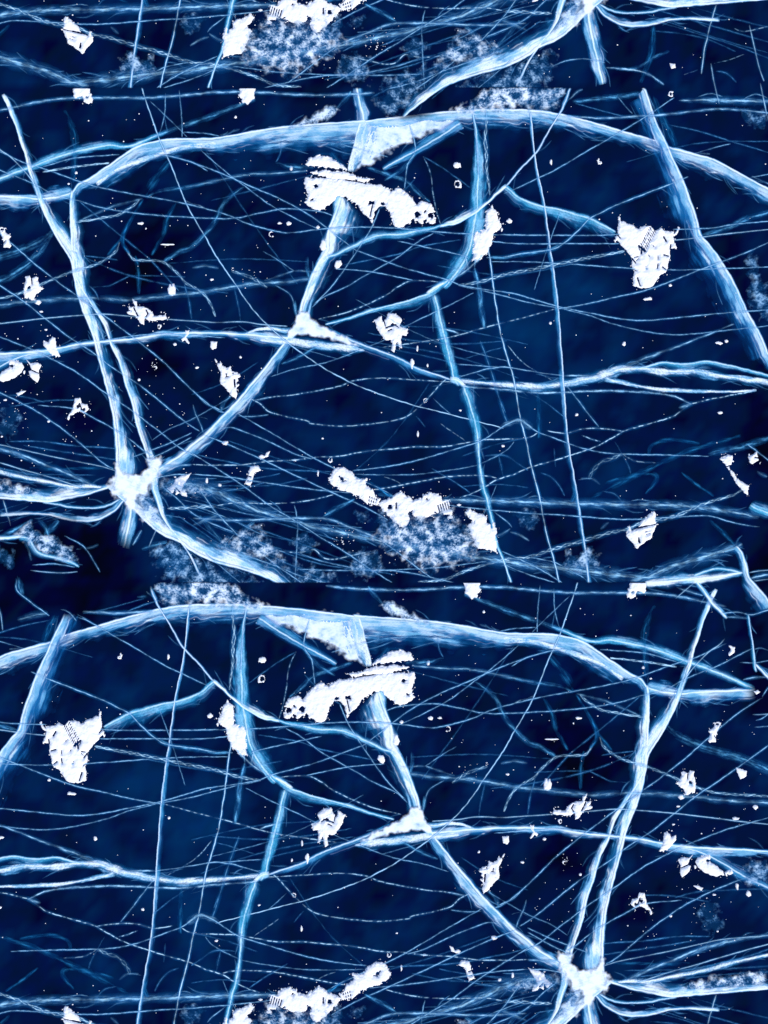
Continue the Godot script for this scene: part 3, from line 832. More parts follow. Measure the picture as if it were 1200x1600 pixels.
# ---------------------------------------------------------------- fine cracks, pieces of the ice sheet
func lay_fine_cracks() -> void:
	hair([-40, 180, 0, 173, 53, 161, 107, 154, 187, 153, 240, 153, 320, 146, 353, 144, 407, 145, 487, 149, 540, 148, 580, 146, 615, 142], 2.6, "soft", 1.2)
	hair([235, 216, 280, 199, 320, 186, 355, 172, 399, 155], 4.4, "cyan", 0.55)
	hair([67, 261, 120, 247, 187, 242], 2.0, "thin", 1.2)
	hair([67, 269, 115, 261, 171, 255], 2.2, "rope")
	hair([-20, 214, 0, 234, 16, 245, 37, 266, 53, 287, 62, 311], 1.7, "line")
	hair([-45, 243, 0, 266, 48, 285, 88, 306, 123, 314, 160, 325, 227, 335, 320, 341, 367, 341, 407, 333, 439, 327, 465, 327, 500, 331, 521, 337], 1.9, "thin", 1.3)
	hair([-10, 233, 0, 237, 37, 254, 75, 266, 128, 285, 165, 295, 221, 306, 267, 314, 325, 327, 361, 338, 385, 349, 420, 359, 449, 364, 487, 360, 513, 357, 567, 355, 620, 357, 680, 362, 733, 366, 787, 367, 920, 368, 968, 366], 1.8, "thin", 1.35)
	hair([123, 314, 152, 338, 187, 367, 227, 399, 240, 411, 267, 441, 280, 455], 1.5, "pale", 1.4)
	hair([240, 240, 267, 245, 300, 254, 353, 274, 388, 290, 433, 309, 473, 330, 508, 354, 532, 373, 556, 391, 567, 395, 620, 415, 653, 425, 701, 438, 720, 446, 760, 453, 803, 459, 840, 470, 880, 481, 920, 489, 960, 497, 1000, 501, 1045, 498, 1093, 493, 1160, 487, 1210, 484], 1.8, "thin", 1.4)
	hair([720, 447, 773, 459, 827, 473, 880, 483, 920, 493, 960, 507, 1013, 519, 1051, 523, 1093, 521, 1147, 515, 1210, 508], 1.6, "thin", 1.1)
	hair([313, 234, 353, 269, 388, 295, 420, 319, 460, 341, 495, 357], 1.3, "thin", 1.2)
	hair([290, 293, 320, 287, 345, 281, 388, 273, 433, 271, 481, 267], 3.0, "soft", 0.7)
	hair([383, 290, 353, 314, 340, 338, 327, 359, 300, 386, 280, 394, 256, 409], 4.0, "cyan", 0.55)
	hair([197, 388, 208, 405, 227, 407, 253, 409, 275, 425, 291, 443, 307, 451, 320, 461, 329, 475, 337, 495], 2.4, "rope", 0.8)
	hair([225, 310, 192, 370, 203, 397], 3.0, "veil", 1.0)
	hair([225, 310, 253, 298, 293, 293, 320, 287], 3.2, "cyan", 0.45)
	hair([225, 310, 211, 314, 171, 325, 123, 346], 2.6, "soft", 0.6)
	hair([116, 348, 160, 341, 187, 335, 208, 322, 218, 312], 2.6, "rope", 0.8)
	hair([275, 317, 261, 343, 256, 365, 237, 399], 4.0, "veil", 0.5)
	hair([252, 333, 261, 341, 268, 332], 1.6, "bead", 0.7)
	hair([290, 315, 300, 319, 320, 325], 3.4, "rope", 0.8)
	hair([192, 370, 175, 392, 168, 400], 3.0, "veil", 0.8)
	hair([267, 250, 240, 285, 228, 308], 7.0, "veil", 0.45)
	hair([-76, 481, 0, 477, 27, 473, 67, 470, 107, 466, 125, 467, 160, 466, 200, 469, 240, 465, 293, 459, 320, 457, 353, 450, 407, 443, 447, 441, 484, 435], 4.4, "soft", 0.8)
	hair([-60, 470, 0, 466, 32, 458, 80, 438, 112, 425, 133, 419, 160, 409, 181, 393, 187, 378], 2.6, "rope", 0.7)
	hair([0, 438, 20, 430, 55, 402, 83, 364], 6.0, "cyan", 0.5, 1)
	hair([-76, 430, -40, 414, 0, 402, 30, 392, 58, 380, 83, 362], 7.0, "cyan", 0.55)
	hair([-40, 511, 0, 506, 67, 498, 125, 493, 160, 491, 200, 494, 261, 499, 320, 503, 340, 504, 380, 503, 407, 507, 449, 510], 1.7, "line", 0.9)
	hair([-76, 392, 0, 446, 32, 467, 72, 499, 107, 526, 125, 538, 144, 550, 171, 571, 192, 585, 213, 598, 240, 619, 267, 641, 288, 658, 312, 674], 2.0, "thin", 1.4)
	hair([-50, 327, -20, 348, 19, 381, 53, 411, 91, 441, 120, 462, 160, 491, 192, 515, 227, 542, 256, 566, 288, 598, 320, 627, 340, 641, 351, 645], 1.9, "thin", 1.4)
	hair([308, 616, 321, 630, 345, 641], 2.0, "thin", 1.2)
	hair([-20, 520, 0, 527, 48, 545, 75, 558, 120, 582, 165, 614, 205, 641, 229, 659, 253, 677, 283, 701, 315, 717], 1.8, "thin", 1.3)
	hair([-76, 585, 0, 614, 53, 640, 83, 660, 93, 667, 120, 688, 159, 722, 178, 733], 2.0, "thin", 1.5)
	hair([-30, 692, 0, 695, 27, 701, 80, 713, 120, 721, 159, 729, 182, 736], 1.7, "line", 0.8)
	hair([-60, 706, 0, 723, 40, 735, 80, 746, 113, 757, 130, 762], 1.8, "line", 0.9)
	hair([13, 690, 67, 690, 120, 697, 160, 699, 182, 701], 1.6, "pale", 1.6)
	hair([37, 696, 93, 705, 159, 715, 182, 718], 1.8, "pale", 1.4)
	hair([45, 731, 80, 733, 120, 732, 178, 731], 3.0, "veil", 0.5)
	hair([15, 636, 67, 627, 117, 625], 1.6, "pale", 1.2)
	hair([59, 633, 117, 639, 141, 650, 176, 669, 197, 682, 221, 701, 238, 712], 1.8, "thin", 1.2)
	hair([238, 688, 262, 672, 300, 655, 345, 630, 360, 620], 1.3, "thin", 0.9)
	hair([205, 715, 230, 706, 262, 694, 300, 676], 2.0, "thin", 1.0)
	hair([232, 718, 262, 704, 300, 683], 2.4, "thin", 1.0)
	hair([300, 726, 340, 727, 380, 726, 420, 721, 460, 719, 500, 714, 529, 713, 567, 706, 593, 703, 620, 701, 653, 698, 693, 698, 733, 691, 760, 687, 819, 685, 840, 677], 2.2, "bead", 1.0)
	hair([250, 728, 275, 728, 300, 726], 2.4, "soft", 1.0)
	hair([853, 673, 883, 677, 912, 670, 944, 670, 974, 674], 2.4, "bead", 1.0)
	hair([585, 765, 600, 763, 648, 754, 699, 745, 749, 743, 776, 747], 2.6, "bead", 1.1)
	hair([262, 795, 300, 793, 335, 791], 4.0, "rope", 1.2)
	hair([335, 791, 367, 786, 420, 787, 460, 785, 487, 781, 521, 773], 2.2, "bead", 0.9)
	hair([551, 735, 600, 730, 653, 719, 707, 703, 749, 690, 771, 677, 787, 666, 803, 658, 812, 656, 827, 666, 840, 675, 867, 685, 893, 695, 920, 703, 960, 709, 1040, 711, 1107, 713], 1.8, "thin", 1.3)
	hair([782, 668, 797, 660, 812, 657, 824, 664, 832, 669], 6.0, "gran", 0.8)
	hair([553, 741, 600, 742, 653, 741, 707, 734, 744, 727, 773, 714, 792, 703, 803, 690], 1.6, "thin", 0.9)
	hair([699, 789, 749, 795, 813, 801, 880, 805, 960, 811, 1000, 811, 1067, 807, 1107, 806, 1136, 814, 1173, 822, 1205, 824], 1.7, "thin", 1.4)
	hair([300, 810, 327, 811, 380, 813, 447, 810, 508, 811, 545, 823, 593, 842, 620, 852], 2.6, "soft", 1.2)
	hair([371, 646, 420, 674, 465, 701, 508, 725, 545, 741, 580, 757, 607, 770], 1.6, "thin", 1.2)
	hair([340, 671, 360, 668, 380, 674, 420, 690, 460, 709, 487, 717], 1.8, "thin", 1.2)
	hair([318, 680, 353, 693, 401, 714, 460, 742, 513, 767, 567, 791, 607, 813], 1.8, "thin", 1.4)
	hair([298, 707, 340, 733, 380, 759, 420, 789, 460, 813, 500, 839, 540, 863, 580, 890, 614, 911], 1.9, "thin", 1.3)
	hair([300, 741, 353, 745, 407, 753, 460, 761, 508, 767, 548, 770], 1.9, "thin", 1.3)
	hair([240, 748, 270, 742, 300, 741], 1.8, "thin", 1.2)
	hair([308, 711, 353, 721, 407, 731, 460, 735, 519, 737], 1.6, "pale", 1.5)
	hair([280, 740, 311, 765, 335, 797, 359, 823, 373, 838], 2.3, "thin", 1.5)
	hair([255, 762, 278, 780, 300, 801, 329, 817, 364, 831], 2.0, "thin", 1.3)
	hair([399, 847, 428, 859, 460, 863, 481, 861, 492, 859, 505, 871, 521, 874, 545, 869, 580, 861], 2.6, "bead", 0.8)
	hair([367, 834, 353, 855, 388, 869, 433, 885, 473, 901, 516, 912], 2.0, "thin", 1.3)
	hair([460, 789, 465, 815, 464, 850, 461, 911], 1.9, "thin", 1.0)
	hair([412, 868, 441, 890, 474, 912], 2.0, "thin", 1.3)
	hair([465, 863, 497, 875, 540, 885, 580, 890, 620, 891], 1.8, "thin", 1.1)
	hair([465, 889, 513, 891, 600, 891, 640, 895, 672, 902, 712, 911], 1.9, "thin", 1.3)
	hair([597, 845, 632, 871, 652, 887, 674, 903], 2.0, "thin", 1.3)
	hair([784, 861, 819, 877, 853, 895, 879, 911], 2.0, "thin", 1.4)
	hair([787, 882, 827, 898, 869, 911], 1.8, "thin", 1.2)
	hair([771, 799, 792, 815, 800, 824], 2.0, "thin", 1.1)
	hair([797, 831, 812, 836, 827, 845], 2.6, "soft", 0.9)
	hair([797, 826, 782, 836, 771, 838], 3.0, "soft", 0.6)
	hair([827, 871, 867, 879, 912, 903], 1.6, "thin", 1.1)
	hair([600, 891, 680, 887, 760, 877], 1.6, "thin", 1.0)
	hair([765, 409, 840, 410, 920, 415, 960, 418, 1040, 422, 1101, 421, 1210, 417], 1.5, "thin", 1.2)
	hair([765, 377, 813, 381, 920, 381, 968, 381], 1.6, "thin", 1.3)
	hair([867, 483, 907, 477, 960, 465, 1008, 454, 1045, 441, 1093, 422, 1128, 409, 1160, 397, 1210, 375], 2.0, "thin", 1.3)
	hair([596, 543, 640, 537, 688, 530, 723, 522, 760, 511, 813, 498, 867, 483], 2.4, "bead", 0.8)
	hair([716, 446, 749, 441, 787, 430, 827, 422, 880, 411, 920, 403, 976, 393], 3.6, "rope", 0.9)
	hair([760, 403, 787, 402, 813, 397, 861, 390, 880, 381, 893, 370, 907, 357, 920, 343, 940, 332, 960, 322, 1013, 301, 1045, 289, 1075, 276], 2.6, "thin", 1.3)
	hair([764, 402, 790, 403, 813, 398, 861, 390, 893, 371], 3.6, "cyan", 0.7)
	hair([1051, 359, 1107, 357, 1147, 351, 1210, 345], 1.8, "thin", 1.3)
	hair([1051, 376, 1088, 372, 1133, 366, 1210, 358], 1.9, "line", 0.9)
	hair([1096, 368, 1133, 358, 1163, 344, 1210, 329], 4.6, "cyan", 0.8)
	hair([787, 303, 800, 298, 840, 279, 867, 266, 920, 235, 955, 215, 1005, 185, 1053, 153], 1.6, "thin", 1.4)
	hair([880, 181, 933, 185, 1000, 182, 1053, 178, 1093, 173, 1141, 171, 1210, 178], 2.2, "soft", 1.3)
	hair([893, 160, 933, 155, 973, 151, 1004, 146], 4.4, "cyan", 0.7)
	hair([965, 152, 980, 170, 988, 178], 1.8, "thin", 0.8)
	hair([1020, 150, 1032, 180, 1045, 205, 1056, 230], 6.0, "veil", 0.6)
	hair([1032, 193, 1093, 206, 1147, 223, 1205, 240], 1.3, "pale", 1.3)
	hair([899, 162, 968, 181, 1000, 186], 1.3, "pale", 1.3)
	hair([1083, 241, 1109, 233, 1141, 225], 1.8, "thin", 1.0)
	hair([1083, 240, 1096, 240, 1109, 241], 2.2, "soft", 1.0)
	hair([1171, 278, 1210, 271], 1.8, "thin", 1.1)
	hair([1174, 276, 1205, 290], 2.2, "soft", 0.8)
	hair([720, 603, 747, 606, 787, 609, 827, 613, 867, 614, 933, 611, 1008, 613, 1051, 619, 1080, 632], 2.3, "gran", 0.9)
	hair([1060, 638, 1070, 634, 1082, 630], 4.0, "soft", 0.7)
	hair([880, 587, 915, 587, 940, 588], 2.2, "soft", 1.0)
	hair([715, 569, 765, 573, 792, 574, 840, 582, 880, 587], 1.7, "thin", 1.2)
	hair([715, 590, 760, 577, 792, 573], 2.2, "thin", 1.2)
	hair([396, 626, 428, 620, 460, 617, 500, 610, 532, 603, 553, 595, 593, 591, 653, 594, 704, 597], 2.0, "bead", 0.9)
	hair([388, 622, 405, 630, 420, 643, 447, 651, 481, 658, 487, 662, 529, 666, 577, 663, 620, 656, 640, 648, 664, 627, 688, 601, 699, 591], 2.4, "bead", 0.75)
	hair([676, 622, 690, 635, 705, 648], 1.4, "thin", 0.8)
	hair([423, 589, 460, 577, 500, 569, 527, 561, 560, 548, 601, 531, 630, 512, 675, 490, 700, 478, 740, 458], 1.3, "thin", 1.1)
	hair([440, 569, 470, 556, 500, 540], 3.6, "cyan", 0.6)
	hair([497, 499, 540, 489, 580, 473, 607, 459, 621, 449, 645, 439, 688, 441], 2.3, "bead", 0.9)
	hair([523, 420, 580, 425, 620, 433, 645, 438], 1.6, "thin", 1.3)
	hair([487, 481, 505, 465, 540, 449, 572, 430, 620, 403, 653, 378, 677, 365], 1.8, "thin", 1.3)
	hair([490, 476, 513, 454, 532, 430, 556, 395, 567, 378, 580, 357, 593, 327], 1.9, "thin", 1.2)
	hair([535, 415, 570, 408, 620, 398, 660, 385, 720, 375], 1.3, "pale", 1.5)
	hair([621, 377, 667, 387, 720, 399, 732, 404], 1.8, "thin", 1.3)
	hair([661, 245, 672, 269, 677, 306, 682, 330, 688, 351], 1.9, "bead", 0.6)
	hair([661, 245, 690, 262, 735, 294], 1.4, "pale", 1.2)
	hair([640, 194, 649, 234, 637, 258, 632, 295], 2.2, "thin", 1.2)
	hair([600, 282, 627, 266, 651, 240], 3.4, "cyan", 0.6)
	hair([572, 262, 600, 271, 632, 282, 653, 301, 672, 317], 3.6, "cyan", 0.6)
	hair([101, 173, 112, 197, 117, 221, 115, 287], 6.0, "veil", 0.5)
	hair([259, 146, 257, 183, 249, 210], 1.5, "thin", 0.9)
	hair([257, 183, 262, 208], 1.4, "pale", 1.2)
	hair([280, 141, 284, 183, 285, 215], 1.5, "thin", 0.9)
	hair([233, 157, 267, 189, 293, 215], 1.4, "thin", 0.9)
	hair([287, 207, 320, 209, 343, 213], 1.8, "thin", 1.0)
	hair([343, 212, 360, 207, 376, 202], 2.4, "soft", 0.7)
	hair([265, 244, 300, 254, 325, 268], 1.6, "thin", 1.2)
	hair([440, 218, 438, 240, 431, 254], 1.6, "pale", 1.4)
	hair([430, 256, 460, 262, 490, 262], 5.0, "cyan", 0.5)
	hair([515, 240, 532, 258, 543, 262], 6.0, "veil", 0.8)
	hair([525, 172, 540, 155, 549, 143], 3.6, "cyan", 0.7)
	hair([739, 181, 745, 231, 748, 275], 2.0, "thin", 1.5)
	hair([741, 419, 749, 454, 752, 483, 757, 514], 4.4, "cyan", 0.8)
	hair([741, 419, 744, 395], 2.4, "thin", 1.0)
	hair([753, 510, 750, 490, 752, 470], 3.0, "veil", 1.0)
	hair([726, 397, 731, 417, 733, 425], 3.0, "gran", 0.7)
	hair([757, 393, 745, 408, 728, 424, 706, 437], 2.4, "white", 0.8)
	hair([693, 514, 706, 517, 718, 522], 2.8, "gran", 0.9)
	hair([750, 533, 762, 565, 772, 595, 785, 640, 792, 660], 3.0, "pale", 1.2)
	hair([793, 540, 815, 565, 840, 582, 866, 596], 1.7, "bead", 0.5)
	hair([725, 561, 760, 550, 785, 543], 1.4, "pale", 1.2)
	hair([883, 600, 900, 622, 920, 648, 935, 667], 2.6, "thin", 0.9)
	hair([836, 618, 860, 635, 885, 655], 1.4, "pale", 1.2)
	hair([840, 615, 842, 660, 842, 685], 4.5, "veil", 0.5)
	hair([771, 601, 790, 645], 1.4, "pale", 1.0)
	hair([688, 662, 708, 676, 728, 690], 2.2, "bead", 0.6)
	hair([650, 650, 665, 668], 1.6, "pale", 1.2)
	hair([480, 400, 480, 420, 483, 434], 3.2, "cyan", 0.6)
	hair([411, 393, 432, 405, 460, 424], 1.7, "thin", 0.9)
	hair([459, 424, 478, 424, 497, 426], 2.2, "soft", 0.8)
	hair([413, 439, 437, 431, 459, 424], 2.4, "soft", 0.8)
	hair([362, 424, 388, 432, 410, 444, 418, 450], 3.6, "rope", 0.6)
	hair([300, 419, 318, 416, 342, 419], 3.0, "soft", 0.7)
	hair([430, 446, 453, 460, 460, 478, 464, 495], 2.2, "thin", 0.9)
	hair([461, 470, 462, 485, 464, 497], 4.0, "cyan", 0.6)
	hair([366, 450, 372, 475, 376, 502], 2.0, "pale", 1.1)
	hair([288, 443, 296, 472, 300, 499], 2.2, "pale", 1.2)
	hair([212, 400, 217, 430, 217, 460], 4.5, "veil", 0.5)
	hair([200, 432, 225, 431, 290, 433], 1.2, "pale", 1.1)
	hair([145, 449, 170, 447, 190, 438, 203, 432], 1.2, "pale", 1.3)
	hair([130, 400, 160, 403, 185, 407], 1.2, "pale", 1.3)
	hair([124, 378, 132, 398], 2.2, "soft", 0.6)
	hair([302, 632, 305, 645, 312, 660, 318, 676], 2.4, "thin", 0.9)
	hair([345, 645, 350, 628, 362, 618], 4.0, "cyan", 0.6)
	hair([372, 650, 395, 651, 420, 648], 2.6, "thin", 0.7)
	hair([393, 626, 405, 625, 422, 620], 2.2, "soft", 0.7)
	hair([505, 808, 525, 795, 555, 780], 4.2, "cyan", 0.6)
	hair([312, 806, 330, 828, 352, 850], 4.5, "cyan", 0.5)
	hair([376, 835, 385, 825, 398, 816], 5.0, "cyan", 0.5)
	hair([300, 822, 320, 813, 340, 806], 4.0, "soft", 0.7)
	hair([575, 752, 595, 765, 612, 777], 3.0, "veil", 1.0)
	hair([590, 772, 605, 773, 614, 776], 3.6, "cyan", 0.7)
	hair([920, 749, 926, 735, 940, 722, 955, 717, 971, 710], 4.4, "rope", 0.45)
	hair([971, 708, 982, 716, 995, 721, 1024, 723], 2.4, "bead", 0.6)
	hair([923, 778, 960, 759, 1013, 733, 1053, 714, 1093, 699, 1157, 681], 4.2, "veil", 0.5)
	hair([1013, 713, 1014, 703, 1019, 695, 1035, 689, 1053, 687, 1093, 693], 3.4, "veil", 0.5)
	hair([945, 755, 980, 745, 1019, 741, 1025, 750, 1008, 772], 3.6, "veil", 0.5)
	hair([1064, 738, 1088, 757, 1115, 775], 2.6, "veil", 0.5)
	hair([1107, 812, 1133, 836, 1147, 852], 4.0, "veil", 0.5)
	hair([907, 748, 925, 748, 938, 758], 2.6, "soft", 0.5)
	hair([940, 767, 960, 772, 970, 782], 2.0, "pale", 1.1)
	hair([960, 690, 980, 725, 985, 740], 2.0, "pale", 0.9)
	hair([908, 680, 923, 686, 938, 690], 2.0, "bead", 0.7)
	hair([938, 827, 945, 820, 951, 816], 2.6, "soft", 0.9)
	hair([985, 783, 1000, 781, 1030, 785], 1.8, "thin", 0.8)
	hair([844, 739, 860, 745, 872, 757, 882, 775], 2.0, "pale", 1.4)
	hair([755, 713, 775, 711, 792, 713, 810, 725, 825, 735], 2.0, "pale", 1.3)
	hair([674, 732, 688, 740, 705, 750, 735, 770], 1.6, "pale", 1.4)
	hair([600, 745, 615, 750, 628, 757], 2.2, "bead", 0.4)
	hair([779, 712, 783, 730, 786, 745], 2.6, "pale", 0.8)
	hair([865, 700, 868, 730], 2.6, "pale", 0.8)
	hair([892, 755, 898, 770, 892, 785], 4.0, "veil", 0.8)
	hair([825, 778, 838, 775, 850, 779], 2.0, "thin", 1.0)
	hair([903, 750, 915, 748, 925, 748], 2.0, "thin", 0.7)
	hair([720, 760, 780, 757, 825, 762], 1.4, "pale", 0.9)
	hair([300, 657, 313, 652, 325, 655], 2.0, "thin", 0.6)
	hair([820, 141, 822, 160, 828, 178], 3.0, "thin", 0.8)
	hair([735, 156, 738, 170, 740, 180], 3.0, "gran", 0.7)
	hair([760, 139, 760, 160, 760, 185], 3.0, "thin", 0.8)
	hair([830, 165, 850, 150, 880, 141], 2.6, "soft", 0.9)
	hair([845, 172, 860, 158, 880, 150], 3.0, "soft", 0.9)
	hair([835, 145, 860, 143, 885, 147], 3.0, "soft", 0.7)
	hair([885, 160, 900, 146, 910, 140], 2.4, "soft", 0.8)
	hair([833, 193, 840, 192, 846, 186], 1.8, "thin", 0.9)
	# the fans of long thin cracks round the hub and the star, and the web across the dark ice
	var rng := RandomNumberGenerator.new()
	rng.seed = 5
	var fans := [205, 765, -0.3, 0.7, 15, 480, 515, -0.5, 0.5, 3, 480, 515, 2.6, 3.7, 3, 205, 765, 2.8, 3.4, 9]
	for f in range(0, fans.size(), 5):
		for i in int(fans[f + 4]):
			var turn := rng.randf_range(fans[f + 2], fans[f + 3])
			var go := Vector2(cos(turn), sin(turn))
			var start := Vector2(fans[f], fans[f + 1]) + go * rng.randf_range(25.0, 160.0) + Vector2(-go.y, go.x) * rng.randfn() * 14.0
			var long := rng.randf_range(90.0, 330.0)
			var bow := Vector2(-go.y, go.x) * rng.randf_range(-0.05, 0.05) * long
			hair([start.x, start.y, start.x + go.x * long * 0.33 + bow.x, start.y + go.y * long * 0.33 + bow.y, start.x + go.x * long * 0.66 + bow.x * 1.2, start.y + go.y * long * 0.66 + bow.y * 1.2, start.x + go.x * long, start.y + go.y * long], rng.randf_range(1.2, 1.9), "pale" if rng.randf() < 0.8 else "thin", rng.randf_range(0.6, 1.2))
	for i in 18:
		var start := Vector2(rng.randf_range(-70.0, 1000.0), rng.randf_range(200.0, 900.0))
		var turn := rng.randfn() * 0.22 if rng.randf() < 0.75 else rng.randf_range(0.5, 2.6)
		var go := Vector2(cos(turn), sin(turn))
		var long := rng.randf_range(60.0, 260.0)
		var bow := Vector2(-go.y, go.x) * rng.randf_range(-0.08, 0.08) * long
		hair([start.x, start.y, start.x + go.x * long * 0.5 + bow.x, start.y + go.y * long * 0.5 + bow.y, start.x + go.x * long, start.y + go.y * long], rng.randf_range(1.1, 2.2), ["pale", "thin", "pale", "pale"][i % 4], rng.randf_range(0.4, 0.9))
	# a few fine cracks of the separately broken places
	hair([51, 883, 80, 881, 100, 883, 118, 886], 1.8, "thin", 1.3, 8)
	hair([48, 891, 75, 894, 100, 895, 122, 893], 1.8, "line", 0.7, 8)
	hair([70, 836, 82, 825, 92, 813], 5.0, "cyan", 0.5, 8)
	hair([101, 837, 128, 851, 138, 862, 148, 878, 157, 894], 1.8, "thin", 1.2, 8)
	hair([120, 858, 140, 856, 155, 851], 3.0, "soft", 0.5, 8)
	hair([27, 905, 28, 923, 53, 944, 78, 962], 2.2, "thin", 1.4, 8)
	hair([28, 900, 31, 915, 36, 930], 6.0, "cyan", 0.4, 8)
	hair([-5, 940, 2, 960, 5, 985], 2.2, "line", 0.6, 8)
	hair([26, 970, 50, 962, 76, 958], 6.0, "soft", 0.45, 8)
	hair([0, 838, 20, 830, 40, 820, 52, 812], 3.6, "cyan", 0.7, 8)
	hair([60, 812, 70, 822, 78, 838], 3.6, "cyan", 0.5, 8)
	hair([38, 843, 46, 860, 50, 876], 3.0, "soft", 0.5, 8)
	hair([208, 852, 215, 840, 222, 828], 3.0, "soft", 0.8, 8)
	hair([233, 855, 240, 838, 246, 825], 2.0, "line", 0.8, 8)
	hair([222, 858, 240, 852, 262, 846], 4.6, "cyan", 0.5, 8)
	hair([200, 955, 225, 945, 250, 938], 1.8, "pale", 1.3, 8)
	hair([150, 955, 185, 958, 240, 954], 3.2, "soft", 0.9, 8)
	hair([95, 952, 108, 956, 120, 970], 2.0, "thin", 1.2, 8)
	hair([120, 964, 135, 968, 148, 976], 1.8, "thin", 1.1, 8)
	hair([1110, 100, 1115, 130, 1123, 163], 2.4, "line", 0.6, 8)
	hair([1170, 40, 1178, 75, 1185, 105, 1193, 128], 2.2, "line", 0.7, 8)
	hair([1187, 130, 1192, 155, 1199, 188], 2.2, "line", 0.8, 8)
	hair([1145, 45, 1160, 50, 1180, 47, 1200, 42], 2.4, "bead", 0.6, 8)
	hair([1068, 118, 1090, 110], 2.2, "bead", 0.6, 8)
	hair([1115, 100, 1140, 94, 1162, 86], 1.8, "bead", 0.4, 8)
	hair([1118, 112, 1135, 116, 1150, 130], 2.0, "pale", 1.4, 8)
	hair([1090, 152, 1110, 147, 1128, 152], 2.2, "thin", 0.8, 8)
	hair([1160, 157, 1180, 148, 1198, 154], 2.2, "thin", 0.8, 8)
	hair([947, 107, 987, 110, 1013, 117, 1037, 134], 2.4, "gran", 0.9, 8)
	hair([860, 106, 885, 96, 915, 93, 945, 99], 2.0, "thin", 1.0, 8)
	hair([975, 110, 1000, 105, 1020, 92, 1045, 80], 3.0, "cyan", 0.6, 8)
	hair([1020, 40, 1019, 70, 1014, 95, 1000, 130], 5.0, "veil", 0.8, 8)
	hair([1104, 712, 1120, 706, 1157, 699, 1185, 690, 1210, 682], 5.0, "cyan", 0.6, 8)
	hair([1165, 693, 1180, 704, 1210, 727], 2.0, "thin", 1.3, 8)
	hair([1181, 737, 1190, 742, 1198, 745], 3.0, "soft", 0.9, 8)
	hair([1125, 959, 1150, 956, 1174, 960, 1205, 951], 2.6, "thin", 1.4, 8)
	hair([1132, 964, 1150, 964, 1168, 966], 2.4, "soft", 0.6, 8)
	hair([1168, 895, 1185, 892, 1208, 890], 2.0, "line", 0.8, 8)
	hair([1170, 905, 1185, 900, 1208, 897], 4.0, "soft", 0.9, 8)
	hair([1175, 908, 1190, 906, 1208, 904], 1.8, "line", 0.7, 8)
	hair([1055, 935, 1070, 922, 1087, 908], 1.8, "line", 0.7, 8)
	hair([1055, 917, 1075, 924, 1098, 930], 3.0, "soft", 0.8, 8)
	hair([1155, 1035, 1180, 1035, 1208, 1030], 1.8, "thin", 1.2, 8)
	hair([1176, 1015, 1188, 1012, 1205, 1018], 1.8, "thin", 1.0, 8)
	hair([1160, 1062, 1180, 1058, 1196, 1058], 2.4, "soft", 0.8, 8)
	hair([1175, 1116, 1190, 1116, 1208, 1114], 1.8, "line", 0.6, 8)
	hair([1178, 1136, 1190, 1135, 1208, 1134], 1.8, "thin", 1.1, 8)
	hair([1180, 1125, 1190, 1122, 1208, 1110], 1.6, "thin", 1.0, 8)
	hair([1190, 1088, 1200, 1074, 1210, 1068], 2.0, "thin", 1.2, 8)


